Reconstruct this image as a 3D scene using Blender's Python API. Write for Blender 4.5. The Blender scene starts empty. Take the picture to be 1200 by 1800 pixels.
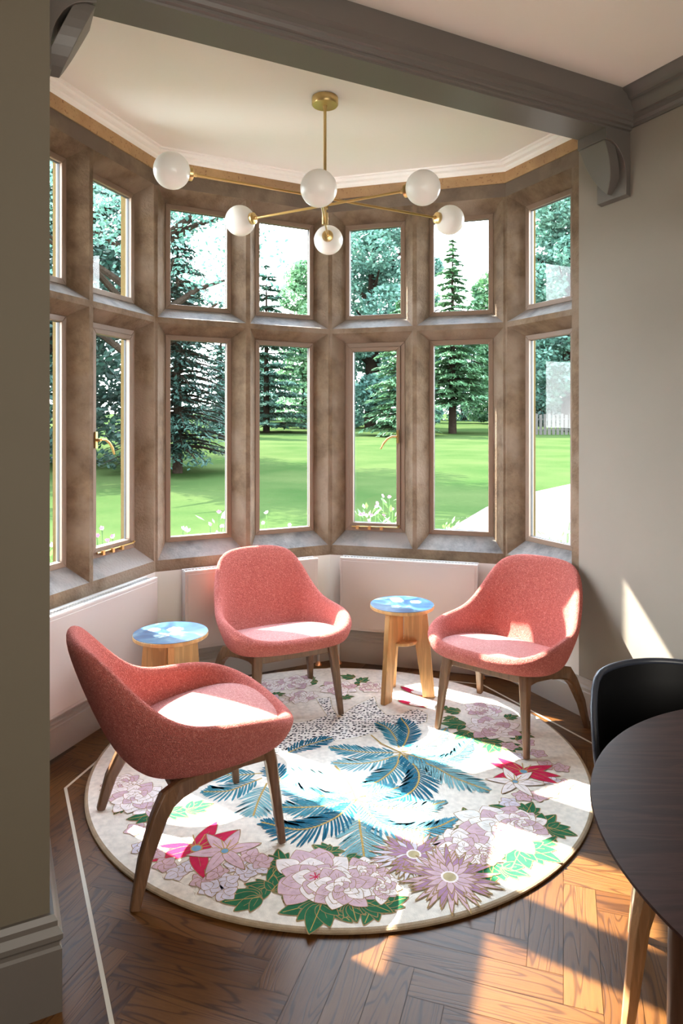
import bpy, bmesh, math, random
from mathutils import Vector, Matrix, noise
random.seed(7)
R = math.radians
S = bpy.context.scene
COL = S.collection

# ------------------------------------------------------------------ camera
EYE, HOR = 1.54, 743.0
cam = bpy.data.cameras.new('camera'); camo = bpy.data.objects.new('camera', cam); COL.objects.link(camo)
camo.location = (0, 0, EYE); camo.rotation_euler = (R(90), 0, 0)
cam.lens = 24; cam.sensor_width = 36; cam.shift_y = -(900 - HOR) / 1800; cam.clip_start = .05; cam.clip_end = 600
S.camera = camo
# ------------------------------------------------------------------ light
SUN_AZ, SUN_EL, SUN_W = -35.0, 45.5, 17.0
SKY_W, ROOM_W, EXPO = 8.4, 27.0, 1.64
w = bpy.data.worlds.new('sky'); S.world = w; w.use_nodes = True
wn = w.node_tree; bg = wn.nodes['Background']
tc = wn.nodes.new('ShaderNodeTexCoord'); sx = wn.nodes.new('ShaderNodeSeparateXYZ'); rp = wn.nodes.new('ShaderNodeValToRGB')
wn.links.new(tc.outputs['Generated'], sx.inputs[0]); wn.links.new(sx.outputs['Z'], rp.inputs[0]); wn.links.new(rp.outputs[0], bg.inputs[0])
rp.color_ramp.elements[0].position = 0.0; rp.color_ramp.elements[0].color = (.95, .96, .97, 1)
rp.color_ramp.elements[1].position = .8; rp.color_ramp.elements[1].color = (.62, .77, .98, 1)
bg.inputs[1].default_value = SKY_W
sl = bpy.data.lights.new('sun', 'SUN'); so = bpy.data.objects.new('sun', sl); COL.objects.link(so)
sl.energy = SUN_W; sl.angle = R(.55); sl.color = (1, .93, .82)
a, e = R(SUN_AZ), R(SUN_EL)
sd = Vector((math.cos(a) * math.cos(e), math.sin(a) * math.cos(e), -math.sin(e)))
so.rotation_euler = sd.to_track_quat('-Z', 'Y').to_euler(); so.location = (-8, 8, 9)
S.view_settings.view_transform = 'Standard'; S.view_settings.look = 'None'
S.view_settings.exposure = EXPO; S.view_settings.gamma = 1
try: S.view_settings.use_curve_mapping = False
except Exception: pass
try:
    S.cycles.use_denoising = True; S.cycles.denoiser = 'OPENIMAGEDENOISE'
    S.cycles.max_bounces = 12; S.cycles.diffuse_bounces = 9; S.cycles.transparent_max_bounces = 24
    S.cycles.sample_clamp_indirect = 6; S.cycles.caustics_reflective = False; S.cycles.caustics_refractive = False
except Exception: pass

# ------------------------------------------------------------------ plan frame: u along the beam, n into the bay
PH = R(27); CU, SU = math.cos(PH), math.sin(PH)
def W(u, n, z=0.0): return Vector((u * CU - n * SU, u * SU + n * CU, z))
def floor_at(x, y, z=0.0):
    Y = 1200 * (EYE - z) / (y - HOR); return Vector(((x - 600) / 1200 * Y, Y, z))
# fill light added behind the viewer to brighten the interior; no window is built there
al = bpy.data.lights.new('room_fill', 'AREA'); ao = bpy.data.objects.new('room_fill', al); COL.objects.link(ao)
al.shape = 'RECTANGLE'; al.size = 2.4; al.size_y = 1.5; al.energy = ROOM_W; al.color = (1, .93, .82)
ao.location = W(.6, -1.35, 1.75); ao.rotation_euler = (W(1.2, 3, 1.2) - ao.location).to_track_quat('-Z', 'Y').to_euler()

# ------------------------------------------------------------------ materials
MATS = {}
def nm(name, col=(.5, .5, .5), rough=.6, metal=0.0, **k):
    m = bpy.data.materials.new(name); m.use_nodes = True; nt = m.node_tree
    b = nt.nodes['Principled BSDF']; b.inputs['Base Color'].default_value = (*col, 1)
    b.inputs['Roughness'].default_value = rough; b.inputs['Metallic'].default_value = metal
    for kk, v in k.items(): b.inputs[kk.replace('_', ' ')].default_value = v
    MATS[name] = m; return m, nt, b
def N(nt, t, **k):
    n = nt.nodes.new(t)
    for kk, v in k.items():
        if hasattr(n, kk): setattr(n, kk, v)
        else: n.inputs[kk].default_value = v
    return n
def L(nt, a, b): nt.links.new(a, b)
def coords(nt, kind='Object', scale=(1, 1, 1)):
    t = N(nt, 'ShaderNodeTexCoord'); m = N(nt, 'ShaderNodeMapping'); m.inputs['Scale'].default_value = scale
    L(nt, t.outputs[kind], m.inputs[0]); return m.outputs[0]
def ramp(nt, src, stops):
    r = N(nt, 'ShaderNodeValToRGB'); L(nt, src, r.inputs[0])
    while len(r.color_ramp.elements) < len(stops): r.color_ramp.elements.new(.5)
    for el, (p, c) in zip(r.color_ramp.elements, stops): el.position = p; el.color = (*c, 1)
    return r.outputs[0]
def mix(nt, f, a, b, mode='MIX'):
    m = N(nt, 'ShaderNodeMix', data_type='RGBA', blend_type=mode)
    for s, v in ((0, f), (6, a), (7, b)):
        if hasattr(v, 'links'): L(nt, v, m.inputs[s])
        else: m.inputs[s].default_value = v if s == 0 else (*v, 1)
    return m.outputs[2]
def bump(nt, b, h, strength=.3, dist=.01):
    n = N(nt, 'ShaderNodeBump'); n.inputs['Strength'].default_value = strength; n.inputs['Distance'].default_value = dist
    L(nt, h, n.inputs['Height']); L(nt, n.outputs[0], b.inputs['Normal'])
def mottled(name, c1, c2, scale=6, rough=.8, b_=.3, bd=.01, detail=8, c3=None, pits=None):
    m, nt, b = nm(name, c1, rough); co = coords(nt)
    n1 = N(nt, 'ShaderNodeTexNoise', Scale=scale, Detail=detail, Roughness=.65); L(nt, co, n1.inputs[0])
    c = ramp(nt, n1.outputs[0], [(.33, c1), (.66, c2)])
    if c3:
        n2 = N(nt, 'ShaderNodeTexNoise', Scale=scale * .35, Detail=4.0); L(nt, co, n2.inputs[0])
        f = ramp(nt, n2.outputs[0], [(.48, (0, 0, 0)), (.62, (1, 1, 1))])
        c = mix(nt, f, c, c3)
    if pits:
        n3 = N(nt, 'ShaderNodeTexNoise', Scale=60.0, Detail=3.0); L(nt, co, n3.inputs[0])
        f = ramp(nt, n3.outputs[0], [(.60, (0, 0, 0)), (.68, (1, 1, 1))]); c = mix(nt, f, c, pits)
    L(nt, c, b.inputs['Base Color'])
    n4 = N(nt, 'ShaderNodeTexNoise', Scale=scale * 8, Detail=6.0); L(nt, co, n4.inputs[0]); bump(nt, b, n4.outputs[0], b_, bd)
    return m
def wood(name, c1, c2, rough=.45, scale=(14, 14, 1.2), coat=0.0):
    m, nt, b = nm(name, c1, rough); b.inputs['Coat Weight'].default_value = coat
    co = coords(nt, 'Object', scale)
    n1 = N(nt, 'ShaderNodeTexNoise', Scale=2.2, Detail=8.0, Distortion=.8); L(nt, co, n1.inputs[0])
    n2 = N(nt, 'ShaderNodeTexNoise', Scale=14.0, Detail=3.0); L(nt, co, n2.inputs[0])
    c = ramp(nt, n1.outputs[0], [(.3, c1), (.5, c2), (.55, tuple(x * .75 for x in c2)), (.75, c1)])
    c = mix(nt, .25, c, n2.outputs[0], 'MULTIPLY'); L(nt, c, b.inputs['Base Color']); bump(nt, b, n1.outputs[0], .12, .003)
    return m
mottled('ceiling_white', (.80, .73, .66), (.81, .74, .67), 2, .85, .03, .002)
mottled('bay_white', (.90, .87, .83), (.91, .88, .84), 2, .8, .03, .002)
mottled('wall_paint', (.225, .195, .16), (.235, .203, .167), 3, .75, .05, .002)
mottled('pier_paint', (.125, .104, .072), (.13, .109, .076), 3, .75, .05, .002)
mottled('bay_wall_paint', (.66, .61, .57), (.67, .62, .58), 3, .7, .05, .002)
mottled('trim_paint', (.115, .10, .088), (.12, .105, .092), 3, .42, .04, .002)
mottled('skirting_paint', (.30, .255, .22), (.31, .265, .23), 3, .42, .04, .002)
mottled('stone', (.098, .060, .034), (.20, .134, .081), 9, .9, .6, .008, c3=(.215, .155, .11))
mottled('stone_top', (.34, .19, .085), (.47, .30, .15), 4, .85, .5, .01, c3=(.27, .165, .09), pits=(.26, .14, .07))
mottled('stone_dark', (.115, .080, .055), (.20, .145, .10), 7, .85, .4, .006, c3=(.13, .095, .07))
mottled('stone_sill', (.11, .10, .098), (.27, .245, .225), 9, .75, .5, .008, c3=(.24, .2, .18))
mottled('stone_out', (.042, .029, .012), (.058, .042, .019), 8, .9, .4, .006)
mottled('frame_paint', (.19, .122, .08), (.20, .13, .088), 3, .5, .03, .001)
mottled('radiator_white', (.42, .36, .33), (.43, .37, .34), 2, .35, .02, .001)
mottled('radiator_grille', (.55, .52, .5), (.6, .56, .54), 2, .4, .02, .001)
nm('chrome', (.8, .8, .8), .18, 1.0); nm('brass', (.62, .42, .17), .28, 1.0); nm('copper', (.75, .36, .18), .3, 1.0)
nm('brushed_brass', (.72, .52, .24), .33, 1.0)
nm('rubber', (.05, .05, .05), .7)
m, nt, b = nm('opal_glass', (.93, .91, .87), .28); b.inputs['Subsurface Weight'].default_value = .3; b.inputs['Subsurface Radius'].default_value = (.05, .05, .05)
m = bpy.data.materials.new('window_glass'); m.use_nodes = True; nt = m.node_tree; nt.nodes.clear(); MATS['window_glass'] = m
o_ = N(nt, 'ShaderNodeOutputMaterial'); tr = N(nt, 'ShaderNodeBsdfTransparent'); gl = N(nt, 'ShaderNodeBsdfGlossy', Roughness=.01)
tr.inputs[0].default_value = (.95, .985, .97, 1); mx = N(nt, 'ShaderNodeMixShader'); fr = N(nt, 'ShaderNodeFresnel', IOR=1.35)
L(nt, fr.outputs[0], mx.inputs[0]); L(nt, tr.outputs[0], mx.inputs[1]); L(nt, gl.outputs[0], mx.inputs[2]); L(nt, mx.outputs[0], o_.inputs[0])
# boucle
def boucle(name, c1, c2, c3):
    m, nt, b = nm(name, c1, .95); co = coords(nt)
    v = N(nt, 'ShaderNodeTexVoronoi', Scale=260.0); n1 = N(nt, 'ShaderNodeTexNoise', Scale=150.0, Detail=3.0, Distortion=1.5)
    L(nt, co, v.inputs[0]); L(nt, co, n1.inputs[0])
    c = ramp(nt, n1.outputs[0], [(.35, c1), (.55, c2), (.68, c3)])
    L(nt, c, b.inputs['Base Color'])
    b.inputs['Sheen Weight'].default_value = .18; b.inputs['Sheen Roughness'].default_value = .5; b.inputs['Sheen Tint'].default_value = (1, .75, .72, 1)
    b.inputs['Specular IOR Level'].default_value = .15
    h = mix(nt, .5, n1.outputs[0], v.outputs[0], 'SUBTRACT'); bump(nt, b, h, 1.0, .012)
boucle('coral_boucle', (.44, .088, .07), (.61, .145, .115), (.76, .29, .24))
boucle('coral_boucle_lit', (.58, .20, .18), (.72, .30, .27), (.82, .45, .42))  # same fabric, paler: sun and sky sheen on the seat put into the colour
nm('seam', (.30, .06, .06), .9)
wood('walnut', (.105, .048, .022), (.18, .088, .042), .4)
wood('walnut_light', (.34, .19, .09), (.46, .27, .14), .42)
wood('pine', (.50, .25, .085), (.62, .35, .14), .5, (10, 10, .9))
wood('oak_leg', (.42, .20, .08), (.52, .27, .12), .35, (14, 14, 1.2), .3)
wood('dark_leg', (.07, .032, .018), (.11, .05, .03), .35, (14, 14, 1.2), .2)
wood('table_walnut', (.022, .0095, .008), (.048, .021, .016), .42, (1.4, 12, 12), .0)
nm('black_leather', (.003, .0032, .004), .5, Specular_IOR_Level=.25); nm('black_rim', (.02, .025, .035), .25); nm('piping_black', (.03, .035, .05), .3)
# parquet
m, nt, b = nm('parquet', (.3, .15, .06), .4)
uvn = N(nt, 'ShaderNodeUVMap'); mp = N(nt, 'ShaderNodeMapping'); mp.inputs['Scale'].default_value = (1.0, 9, 1); L(nt, uvn.outputs[0], mp.inputs[0])
at_ = N(nt, 'ShaderNodeVertexColor', layer_name='tone'); sp = N(nt, 'ShaderNodeSeparateColor'); L(nt, at_.outputs[0], sp.inputs[0])
n1 = N(nt, 'ShaderNodeTexNoise', Scale=1.5, Detail=1.3, Distortion=.5); L(nt, mp.outputs[0], n1.inputs[0])
wv = N(nt, 'ShaderNodeMath', operation='MULTIPLY'); wv.inputs[1].default_value = 75; L(nt, n1.outputs[0], wv.inputs[0])
sn = N(nt, 'ShaderNodeMath', operation='SINE'); L(nt, wv.outputs[0], sn.inputs[0])
n2 = N(nt, 'ShaderNodeTexNoise', Scale=9.0, Detail=6.0, Roughness=.7); mp2 = N(nt, 'ShaderNodeMapping'); mp2.inputs['Scale'].default_value = (1.2, 20, 1)
L(nt, uvn.outputs[0], mp2.inputs[0]); L(nt, mp2.outputs[0], n2.inputs[0])
base = ramp(nt, sp.outputs[0], [(0, (.080, .029, .006)), (.5, (.105, .041, .0095)), (1, (.135, .056, .0145))])
g1 = ramp(nt, sn.outputs[0], [(.0, (1, 1, 1)), (.6, (.92, .9, .88)), (1, (.36, .30, .25))])
g2 = ramp(nt, n2.outputs[0], [(.3, (.62, .58, .55)), (.6, (1.0, 1.0, 1.0))])
c = mix(nt, .8, base, g1, 'MULTIPLY'); c = mix(nt, .7, c, g2, 'MULTIPLY'); L(nt, c, b.inputs['Base Color'])
bump(nt, b, g1, .2, .001); b.inputs['Specular IOR Level'].default_value = .24
nm('floor_gap', (.05, .028, .015), .8); nm('inlay', (.50, .43, .33), .5)
# rug
def rugmat(name, c, var=.12):
    m, nt, b = nm(name, c, .95); co = coords(nt)
    n1 = N(nt, 'ShaderNodeTexNoise', Scale=45.0, Detail=6.0); L(nt, co, n1.inputs[0])
    f = ramp(nt, n1.outputs[0], [(.3, tuple(x * (1 - var) for x in c)), (.7, tuple(min(1, x * (1 + var)) for x in c))]); L(nt, f, b.inputs['Base Color'])
    n2 = N(nt, 'ShaderNodeTexNoise', Scale=400.0, Detail=2.0); L(nt, co, n2.inputs[0]); bump(nt, b, n2.outputs[0], .5, .003)
    b.inputs['Specular IOR Level'].default_value = .1; return m
RUG = dict(cream=(.70, .635, .55), side=(.36, .27, .18), teal=(.015, .11, .17), mid=(.05, .20, .25), pale=(.17, .34, .36), sky=(.08, .26, .33),
           gold=(.42, .27, .08), green=(.022, .12, .055), dgreen=(.012, .10, .06), pink=(.56, .38, .42), lpink=(.76, .68, .65), mauve=(.36, .20, .30),
           line=(.30, .19, .08), red=(.50, .02, .07), lilac=(.60, .54, .60), black=(.008, .008, .012), white=(.74, .70, .64), tan=(.45, .36, .2), blue=(.15, .3, .42))
for k, v in RUG.items(): rugmat('rug_' + k, v)

# ------------------------------------------------------------------ mesh helpers
def tag(o, label=None, cat=None, group=None, kind=None):
    if label: o['label'] = label
    if cat: o['category'] = cat
    if group: o['group'] = group
    if kind: o['kind'] = kind
    return o
def empty(name, loc, rz=0):
    o = bpy.data.objects.new(name, None); COL.objects.link(o); o.location = loc; o.rotation_euler = (0, 0, rz); o.empty_display_size = .1; return o
class MB:
    def __init__(s): s.v = []; s.f = []; s.m = []; s.uv = None
    def add(s, vs, fs, mi=0):
        o = len(s.v); s.v += [tuple(v) for v in vs]; s.f += [tuple(i + o for i in f) for f in fs]; s.m += [mi] * len(fs)
    def poly(s, vs, mi=0): s.add(vs, [tuple(range(len(vs)))], mi)
    def box(s, c, d, mi=0, M=None):
        x, y, z = [q / 2 for q in d]; vs = [Vector((i * x, j * y, k * z)) for i in (-1, 1) for j in (-1, 1) for k in (-1, 1)]
        if M: vs = [M @ v for v in vs]
        vs = [v + Vector(c) for v in vs]
        s.add(vs, [(0, 1, 3, 2), (4, 6, 7, 5), (0, 4, 5, 1), (2, 3, 7, 6), (0, 2, 6, 4), (1, 5, 7, 3)], mi)
    def prism(s, pts, z0, z1, mi=0):
        n = len(pts); s.add([(p[0], p[1], z0) for p in pts] + [(p[0], p[1], z1) for p in pts],
                            [tuple(range(n))[::-1], tuple(range(n, 2 * n))] + [(i, (i + 1) % n, n + (i + 1) % n, n + i) for i in range(n)], mi)
    def loft(s, rings, mi=0, cap=True, close=True):
        n = len(rings[0]); vs = [p for r in rings for p in r]; fs = []
        for k in range(len(rings) - 1):
            for i in range(n if close else n - 1):
                j = (i + 1) % n; fs.append((k * n + i, k * n + j, (k + 1) * n + j, (k + 1) * n + i))
        if cap: fs += [tuple(range(n))[::-1], tuple(range((len(rings) - 1) * n, len(rings) * n))]
        s.add(vs, fs, mi)
    def tube(s, path, r, seg=10, mi=0, cap=True):
        path = [Vector(p) for p in path]; rs = r if isinstance(r, (list, tuple)) else [r] * len(path); rings = []
        up = Vector((0, 0, 1)); prev = None
        for i, p in enumerate(path):
            d = (path[min(i + 1, len(path) - 1)] - path[max(i - 1, 0)]).normalized()
            if prev is None: a = d.cross(up if abs(d.z) < .95 else Vector((1, 0, 0))).normalized()
            else: a = (prev - d * prev.dot(d)).normalized()
            prev = a; bb = d.cross(a)
            rings.append([p + (a * math.cos(t) + bb * math.sin(t)) * rs[i] for t in [2 * math.pi * k / seg for k in range(seg)]])
        s.loft(rings, mi, cap)
    def beam(s, path, sizes, side=Vector((1, 0, 0)), mi=0, ch=.18):   # rounded rectangular section
        path = [Vector(p) for p in path]; rings = []
        for i, p in enumerate(path):
            d = (path[min(i + 1, len(path) - 1)] - path[max(i - 1, 0)]).normalized()
            a = (side - d * side.dot(d)).normalized(); bb = d.cross(a); wd, dp = sizes[i]; c = min(wd, dp) * ch
            q = [(wd/2-c, dp/2), (wd/2, dp/2-c), (wd/2, -dp/2+c), (wd/2-c, -dp/2), (-wd/2+c, -dp/2), (-wd/2, -dp/2+c), (-wd/2, dp/2-c), (-wd/2+c, dp/2)]
            rings.append([p + a * x + bb * y for x, y in q])
        s.loft(rings, mi)
    def lathe(s, prof, c=(0, 0, 0), seg=40, mi=0, M=None, ends=False):
        rings = []
        for r, z in prof:
            ring = [Vector((r * math.cos(2*math.pi*k/seg), r * math.sin(2*math.pi*k/seg), z)) for k in range(seg)]
            if M: ring = [M @ v for v in ring]
            rings.append([v + Vector(c) for v in ring])
        s.loft(rings, mi, cap=ends or True)
    def build(s, name, mats, parent=None, smooth=False, bevel=0, sub=0, recalc=True):
        me = bpy.data.meshes.new(name); me.from_pydata(s.v, [], s.f)
        if isinstance(mats, str): mats = [mats]
        for mm in mats: me.materials.append(MATS[mm])
        for p, mi in zip(me.polygons, s.m): p.material_index = mi; p.use_smooth = smooth
        if recalc:
            bm = bmesh.new(); bm.from_mesh(me); bmesh.ops.recalc_face_normals(bm, faces=bm.faces); bm.to_mesh(me); bm.free()
        o = bpy.data.objects.new(name, me); COL.objects.link(o)
        if parent: o.parent = parent
        if bevel:
            b = o.modifiers.new('bevel', 'BEVEL'); b.width = bevel; b.segments = 2; b.limit_method = 'ANGLE'; b.angle_limit = R(35)
        if sub:
            b = o.modifiers.new('subsurf', 'SUBSURF'); b.levels = b.render_levels = sub
        if smooth and not sub:
            try: me.shade_smooth(); 
            except Exception: pass
            bm = bmesh.new(); bm.from_mesh(me)
            for ed in bm.edges:
                if len(ed.link_faces) == 2 and ed.calc_face_angle(0) > R(40): ed.smooth = False
            bm.to_mesh(me); bm.free()
        return o
def copy_tree(o, parent=None):
    c = o.copy(); COL.objects.link(c); c.parent = parent
    for ch in [x for x in o.children]: copy_tree(ch, c)
    return c
def struct(o): o['kind'] = 'structure'; return o

# ------------------------------------------------------------------ the shell
CEIL = 3.12; ZS, ZT = .68, 3.06
RW = 2.765                                      # right wall, in u
P0, PV, P2, P3, P4 = (.04, 3.22), (.83, 3.99), (1.955, 4.0), (RW, 3.236), (RW, 2.655)
NEAR = -1.6; LEFT = -2.6
# floor: herringbone blocks, one face each
fl = MB(); tones = []; uvs = []
fl.poly([W(LEFT, NEAR, -.003), W(RW + .1, NEAR, -.003), W(RW + .1, 3.3, -.003), W(2.0, 4.1, -.003), W(.8, 4.1, -.003), W(-.1, 3.3, -.003), W(LEFT, 3.3, -.003)], 1)
tones.append(.5); uvs.append([(0, 0)] * 7)
bw, nb, g = .10, 5, .0007
A72 = PH + R(45); ca, sa = math.cos(A72), math.sin(A72)
def inside(p):
    u = p.x * CU + p.y * SU; n = -p.x * SU + p.y * CU
    return LEFT < u < RW + .02 and NEAR < n < 4.02 and (n < 3.3 or u > .04 + (n - 3.2) * .95) and (n < 3.3 or u < RW - (n - 3.2) * .98) and (n < 2 or u > -.02)
for k in range(-60, 90):
    for l in range(-9, 10):
        ox, oy = k + nb * l, k - nb * l
        for (x0, y0, dx, dy) in ((ox, oy, nb, 1), (ox + nb, oy + 1 - nb, 1, nb)):
            q = [(x0 * bw + g, y0 * bw + g), ((x0 + dx) * bw - g, y0 * bw + g), ((x0 + dx) * bw - g, (y0 + dy) * bw - g), (x0 * bw + g, (y0 + dy) * bw - g)]
            ps = [Vector((x * ca - y * sa, x * sa + y * ca, 0)) for x, y in q]
            if not inside(sum(ps, Vector()) / 4): continue
            fl.poly(ps, 0); tones.append(random.random()); r1, r2 = random.random() * 50, random.random() * 50
            uu = [(0, 0), (dx * bw, 0), (dx * bw, dy * bw), (0, dy * bw)]
            uvs.append([(r1 + (a_ if dx > dy else b_), r2 + (b_ if dx > dy else a_)) for a_, b_ in uu])
me = bpy.data.meshes.new('floor'); me.from_pydata(fl.v, [], fl.f); me.materials.append(MATS['parquet']); me.materials.append(MATS['floor_gap'])
me.uv_layers.new(name='UVMap'); me.color_attributes.new('tone', 'FLOAT_COLOR', 'CORNER'); uvl = me.uv_layers['UVMap']; cl = me.color_attributes['tone']
for p, mi, t, uv in zip(me.polygons, fl.m, tones, uvs):
    p.material_index = mi
    for li, q in zip(p.loop_indices, uv): uvl.data[li].uv = q; cl.data[li].color = (t, t, t, 1)
floor = struct(bpy.data.objects.new('floor', me)); COL.objects.link(floor)
# pale inlay strip following the walls
def strip(pts, w_, z):
    mb = MB()
    for a_, b_ in zip(pts, pts[1:]):
        a3, b3 = W(*a_, z), W(*b_, z); d = (b3 - a3).normalized(); s_ = Vector((-d.y, d.x, 0)) * w_ / 2; ext = d * w_ * .2
        mb.poly([a3 - s_ - ext, b3 - s_ + ext, b3 + s_ + ext, a3 + s_ - ext])
    return mb
ins = .15
struct(strip([(.27, -1.5), (.27, 3.09), (.89, 3.84), (1.89, 3.85), (2.56, 3.2), (2.56, -1.5)], .012, .0009).build('trim_1', 'inlay', recalc=False))
# ceiling slab
c_ = MB(); c_.prism([W(*p)[:2] for p in ((LEFT - .3, NEAR - .3), (RW + .4, NEAR - .3), (RW + .4, 3.4), (2.1, 4.3), (.7, 4.3), (-.3, 3.4), (LEFT - .3, 3.4))], CEIL, CEIL + .2)
struct(c_.build('ceiling', 'ceiling_white'))
c_ = MB(); c_.prism([W(*p)[:2] for p in ((-.02, 2.45), (RW + .05, 2.45), (RW + .05, 3.25), (2.0, 4.03), (.8, 4.02), (.0, 3.25))], CEIL - .004, CEIL)
struct(c_.build('trim_2', 'bay_white'))
# walls of the room
def wallbox(name, mat, u0, u1, n0, n1, z0=0, z1=CEIL):
    mb = MB(); mb.prism([W(u0, n0)[:2], W(u1, n0)[:2], W(u1, n1)[:2], W(u0, n1)[:2]], z0, z1); return struct(mb.build(name, mat))
wallbox('wall_right', 'wall_paint', RW, RW + .3, NEAR, P4[1])
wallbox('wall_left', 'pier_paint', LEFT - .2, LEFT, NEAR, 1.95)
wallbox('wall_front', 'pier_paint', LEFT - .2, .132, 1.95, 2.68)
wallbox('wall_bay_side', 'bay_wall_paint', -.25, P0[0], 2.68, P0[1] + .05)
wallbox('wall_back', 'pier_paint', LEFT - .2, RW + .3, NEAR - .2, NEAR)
# low bay walls under the windows
for i, (a_, b_) in enumerate(((P0, PV), (PV, P2), (P2, P3), (P3, P4))):
    A_, B_ = W(*a_), W(*b_); d = (B_ - A_).normalized(); o_ = Vector((-d.y, d.x, 0))
    e0 = .1 if i else .02; e1 = .1 if i < 3 else 0
    mb = MB(); mb.prism([A_[:2], B_[:2], (B_ + o_ * .225 + d * e1)[:2], (A_ + o_ * .225 - d * e0)[:2]], 0 - .5, ZS)
    struct(mb.build('wall_bay_%d' % (i + 1), 'bay_wall_paint'))

# moulding swept along a plan polyline (profile = offset into the room, height)
def sweep(pts, prof, closed=False):
    rings = []; P = [Vector(W(*p)[:2]) for p in pts]
    for i, p in enumerate(P):
        d0 = (p - P[i - 1]).normalized() if i else None; d1 = (P[i + 1] - p).normalized() if i < len(P) - 1 else None
        d0 = d0 or d1; d1 = d1 or d0; n0 = Vector((d0.y, -d0.x)); n1 = Vector((d1.y, -d1.x)); m_ = (n0 + n1).normalized(); k = 1 / max(.3, m_.dot(n0))
        rings.append([Vector((p.x + m_.x * o * k, p.y + m_.y * o * k, z)) for o, z in prof])
    mb = MB(); mb.loft(rings); return mb
SK = [(-.01, 0), (.022, 0), (.022, .135), (.018, .14), (.018, .148), (.022, .152), (.022, .158), (.014, .168), (.014, .178), (.009, .19), (.006, .2), (-.01, .2)]
struct(sweep([(.04, 2.7), P0, PV, P2, P3, (RW, 2.5)], SK).build('baseboard_bay', 'skirting_paint'))
struct(sweep([(RW, 2.5), (RW, NEAR)], SK).build('baseboard_right', 'skirting_paint'))
SK2 = [(-.01, 0), (.028, 0), (.028, .165), (.022, .172), (.022, .182), (.03, .192), (.03, .205), (.018, .222), (.018, .236), (.01, .25), (-.01, .25)]
struct(sweep([(LEFT, 1.95), (.132, 1.95), (.132, 2.67)], SK2).build('baseboard_left', 'trim_paint'))
CO = [(-.02, CEIL), (.062, CEIL), (.060, CEIL - .012), (.044, CEIL - .014), (.040, CEIL - .03), (.02, CEIL - .036), (.018, CEIL - .05), (.006, CEIL - .062), (-.02, CEIL - .062)]
struct(sweep([(.04, 2.5), P0, PV, P2, P3, (RW, 2.5)], CO).build('trim_3', 'bay_white'))
# main cornice on the right wall
CR = [(-.01, CEIL), (.125, CEIL), (.12, CEIL - .012), (.095, CEIL - .025), (.085, CEIL - .045), (.07, CEIL - .05), (.066, CEIL - .07), (.045, CEIL - .088), (.04, CEIL - .1), (.028, CEIL - .104), (.026, CEIL - .125), (.012, CEIL - .135), (.010, CEIL - .15), (-.01, CEIL - .15)]
struct(sweep([(RW, 2.33), (RW, NEAR)], CR).build('trim_4', 'trim_paint', smooth=True))
# beam across the opening
ZB = 2.95
BP = [(2.265, CEIL), (2.265, 3.025), (2.285, 3.012), (2.287, 2.992), (2.297, 2.988), (2.302, 2.975), (2.316, 2.972), (2.318, 2.962), (2.33, 2.958), (2.332, ZB), (2.50, ZB), (2.50, CEIL)]
mb = MB(); mb.loft([[W(u_, n_, z_) for n_, z_ in BP] for u_ in (.10, RW + .01)]); struct(mb.build('trim_5', 'trim_paint'))
# corbels (curved bracket with raised shield)
def corbel(name, uw, sgn):
    mb = MB(); pr = [(0, ZB), (.165, ZB), (.165, ZB - .05)]
    for k in range(0, 11):
        t = k / 10 * math.pi / 2; pr.append((.03 + .125 * (1 - math.sin(t)), ZB - .055 - .165 * (1 - math.cos(t))) )
    pr += [(.03, ZB - .30), (0, ZB - .31)]
    mb.loft([[W(uw - sgn * p, n_, z_) for p, z_ in pr] for n_ in (2.325, 2.505)])
    sh = []                                      # shield outline, across n and down
    for k in range(9):
        t = k / 8; sh.append((.078 * (1 - t ** 2.6), -t * .225))
    out = [(x, y) for x, y in sh] + [(-x, y) for x, y in sh[::-1][1:]]
    def plate(off, dn):
        r_ = []
        for x, y in out:
            t = -y / .225; dep = .152 - .105 * t + off
            r_.append(W(uw - sgn * dep, 2.415 + x, ZB - .056 + y))
        return r_
    mb.loft([plate(-.05, 0), plate(.012, 0)])
    return struct(mb.build(name, 'trim_paint', bevel=.002))
corbel('trim_6', RW, 1); corbel('trim_7', .132, -1)

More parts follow.
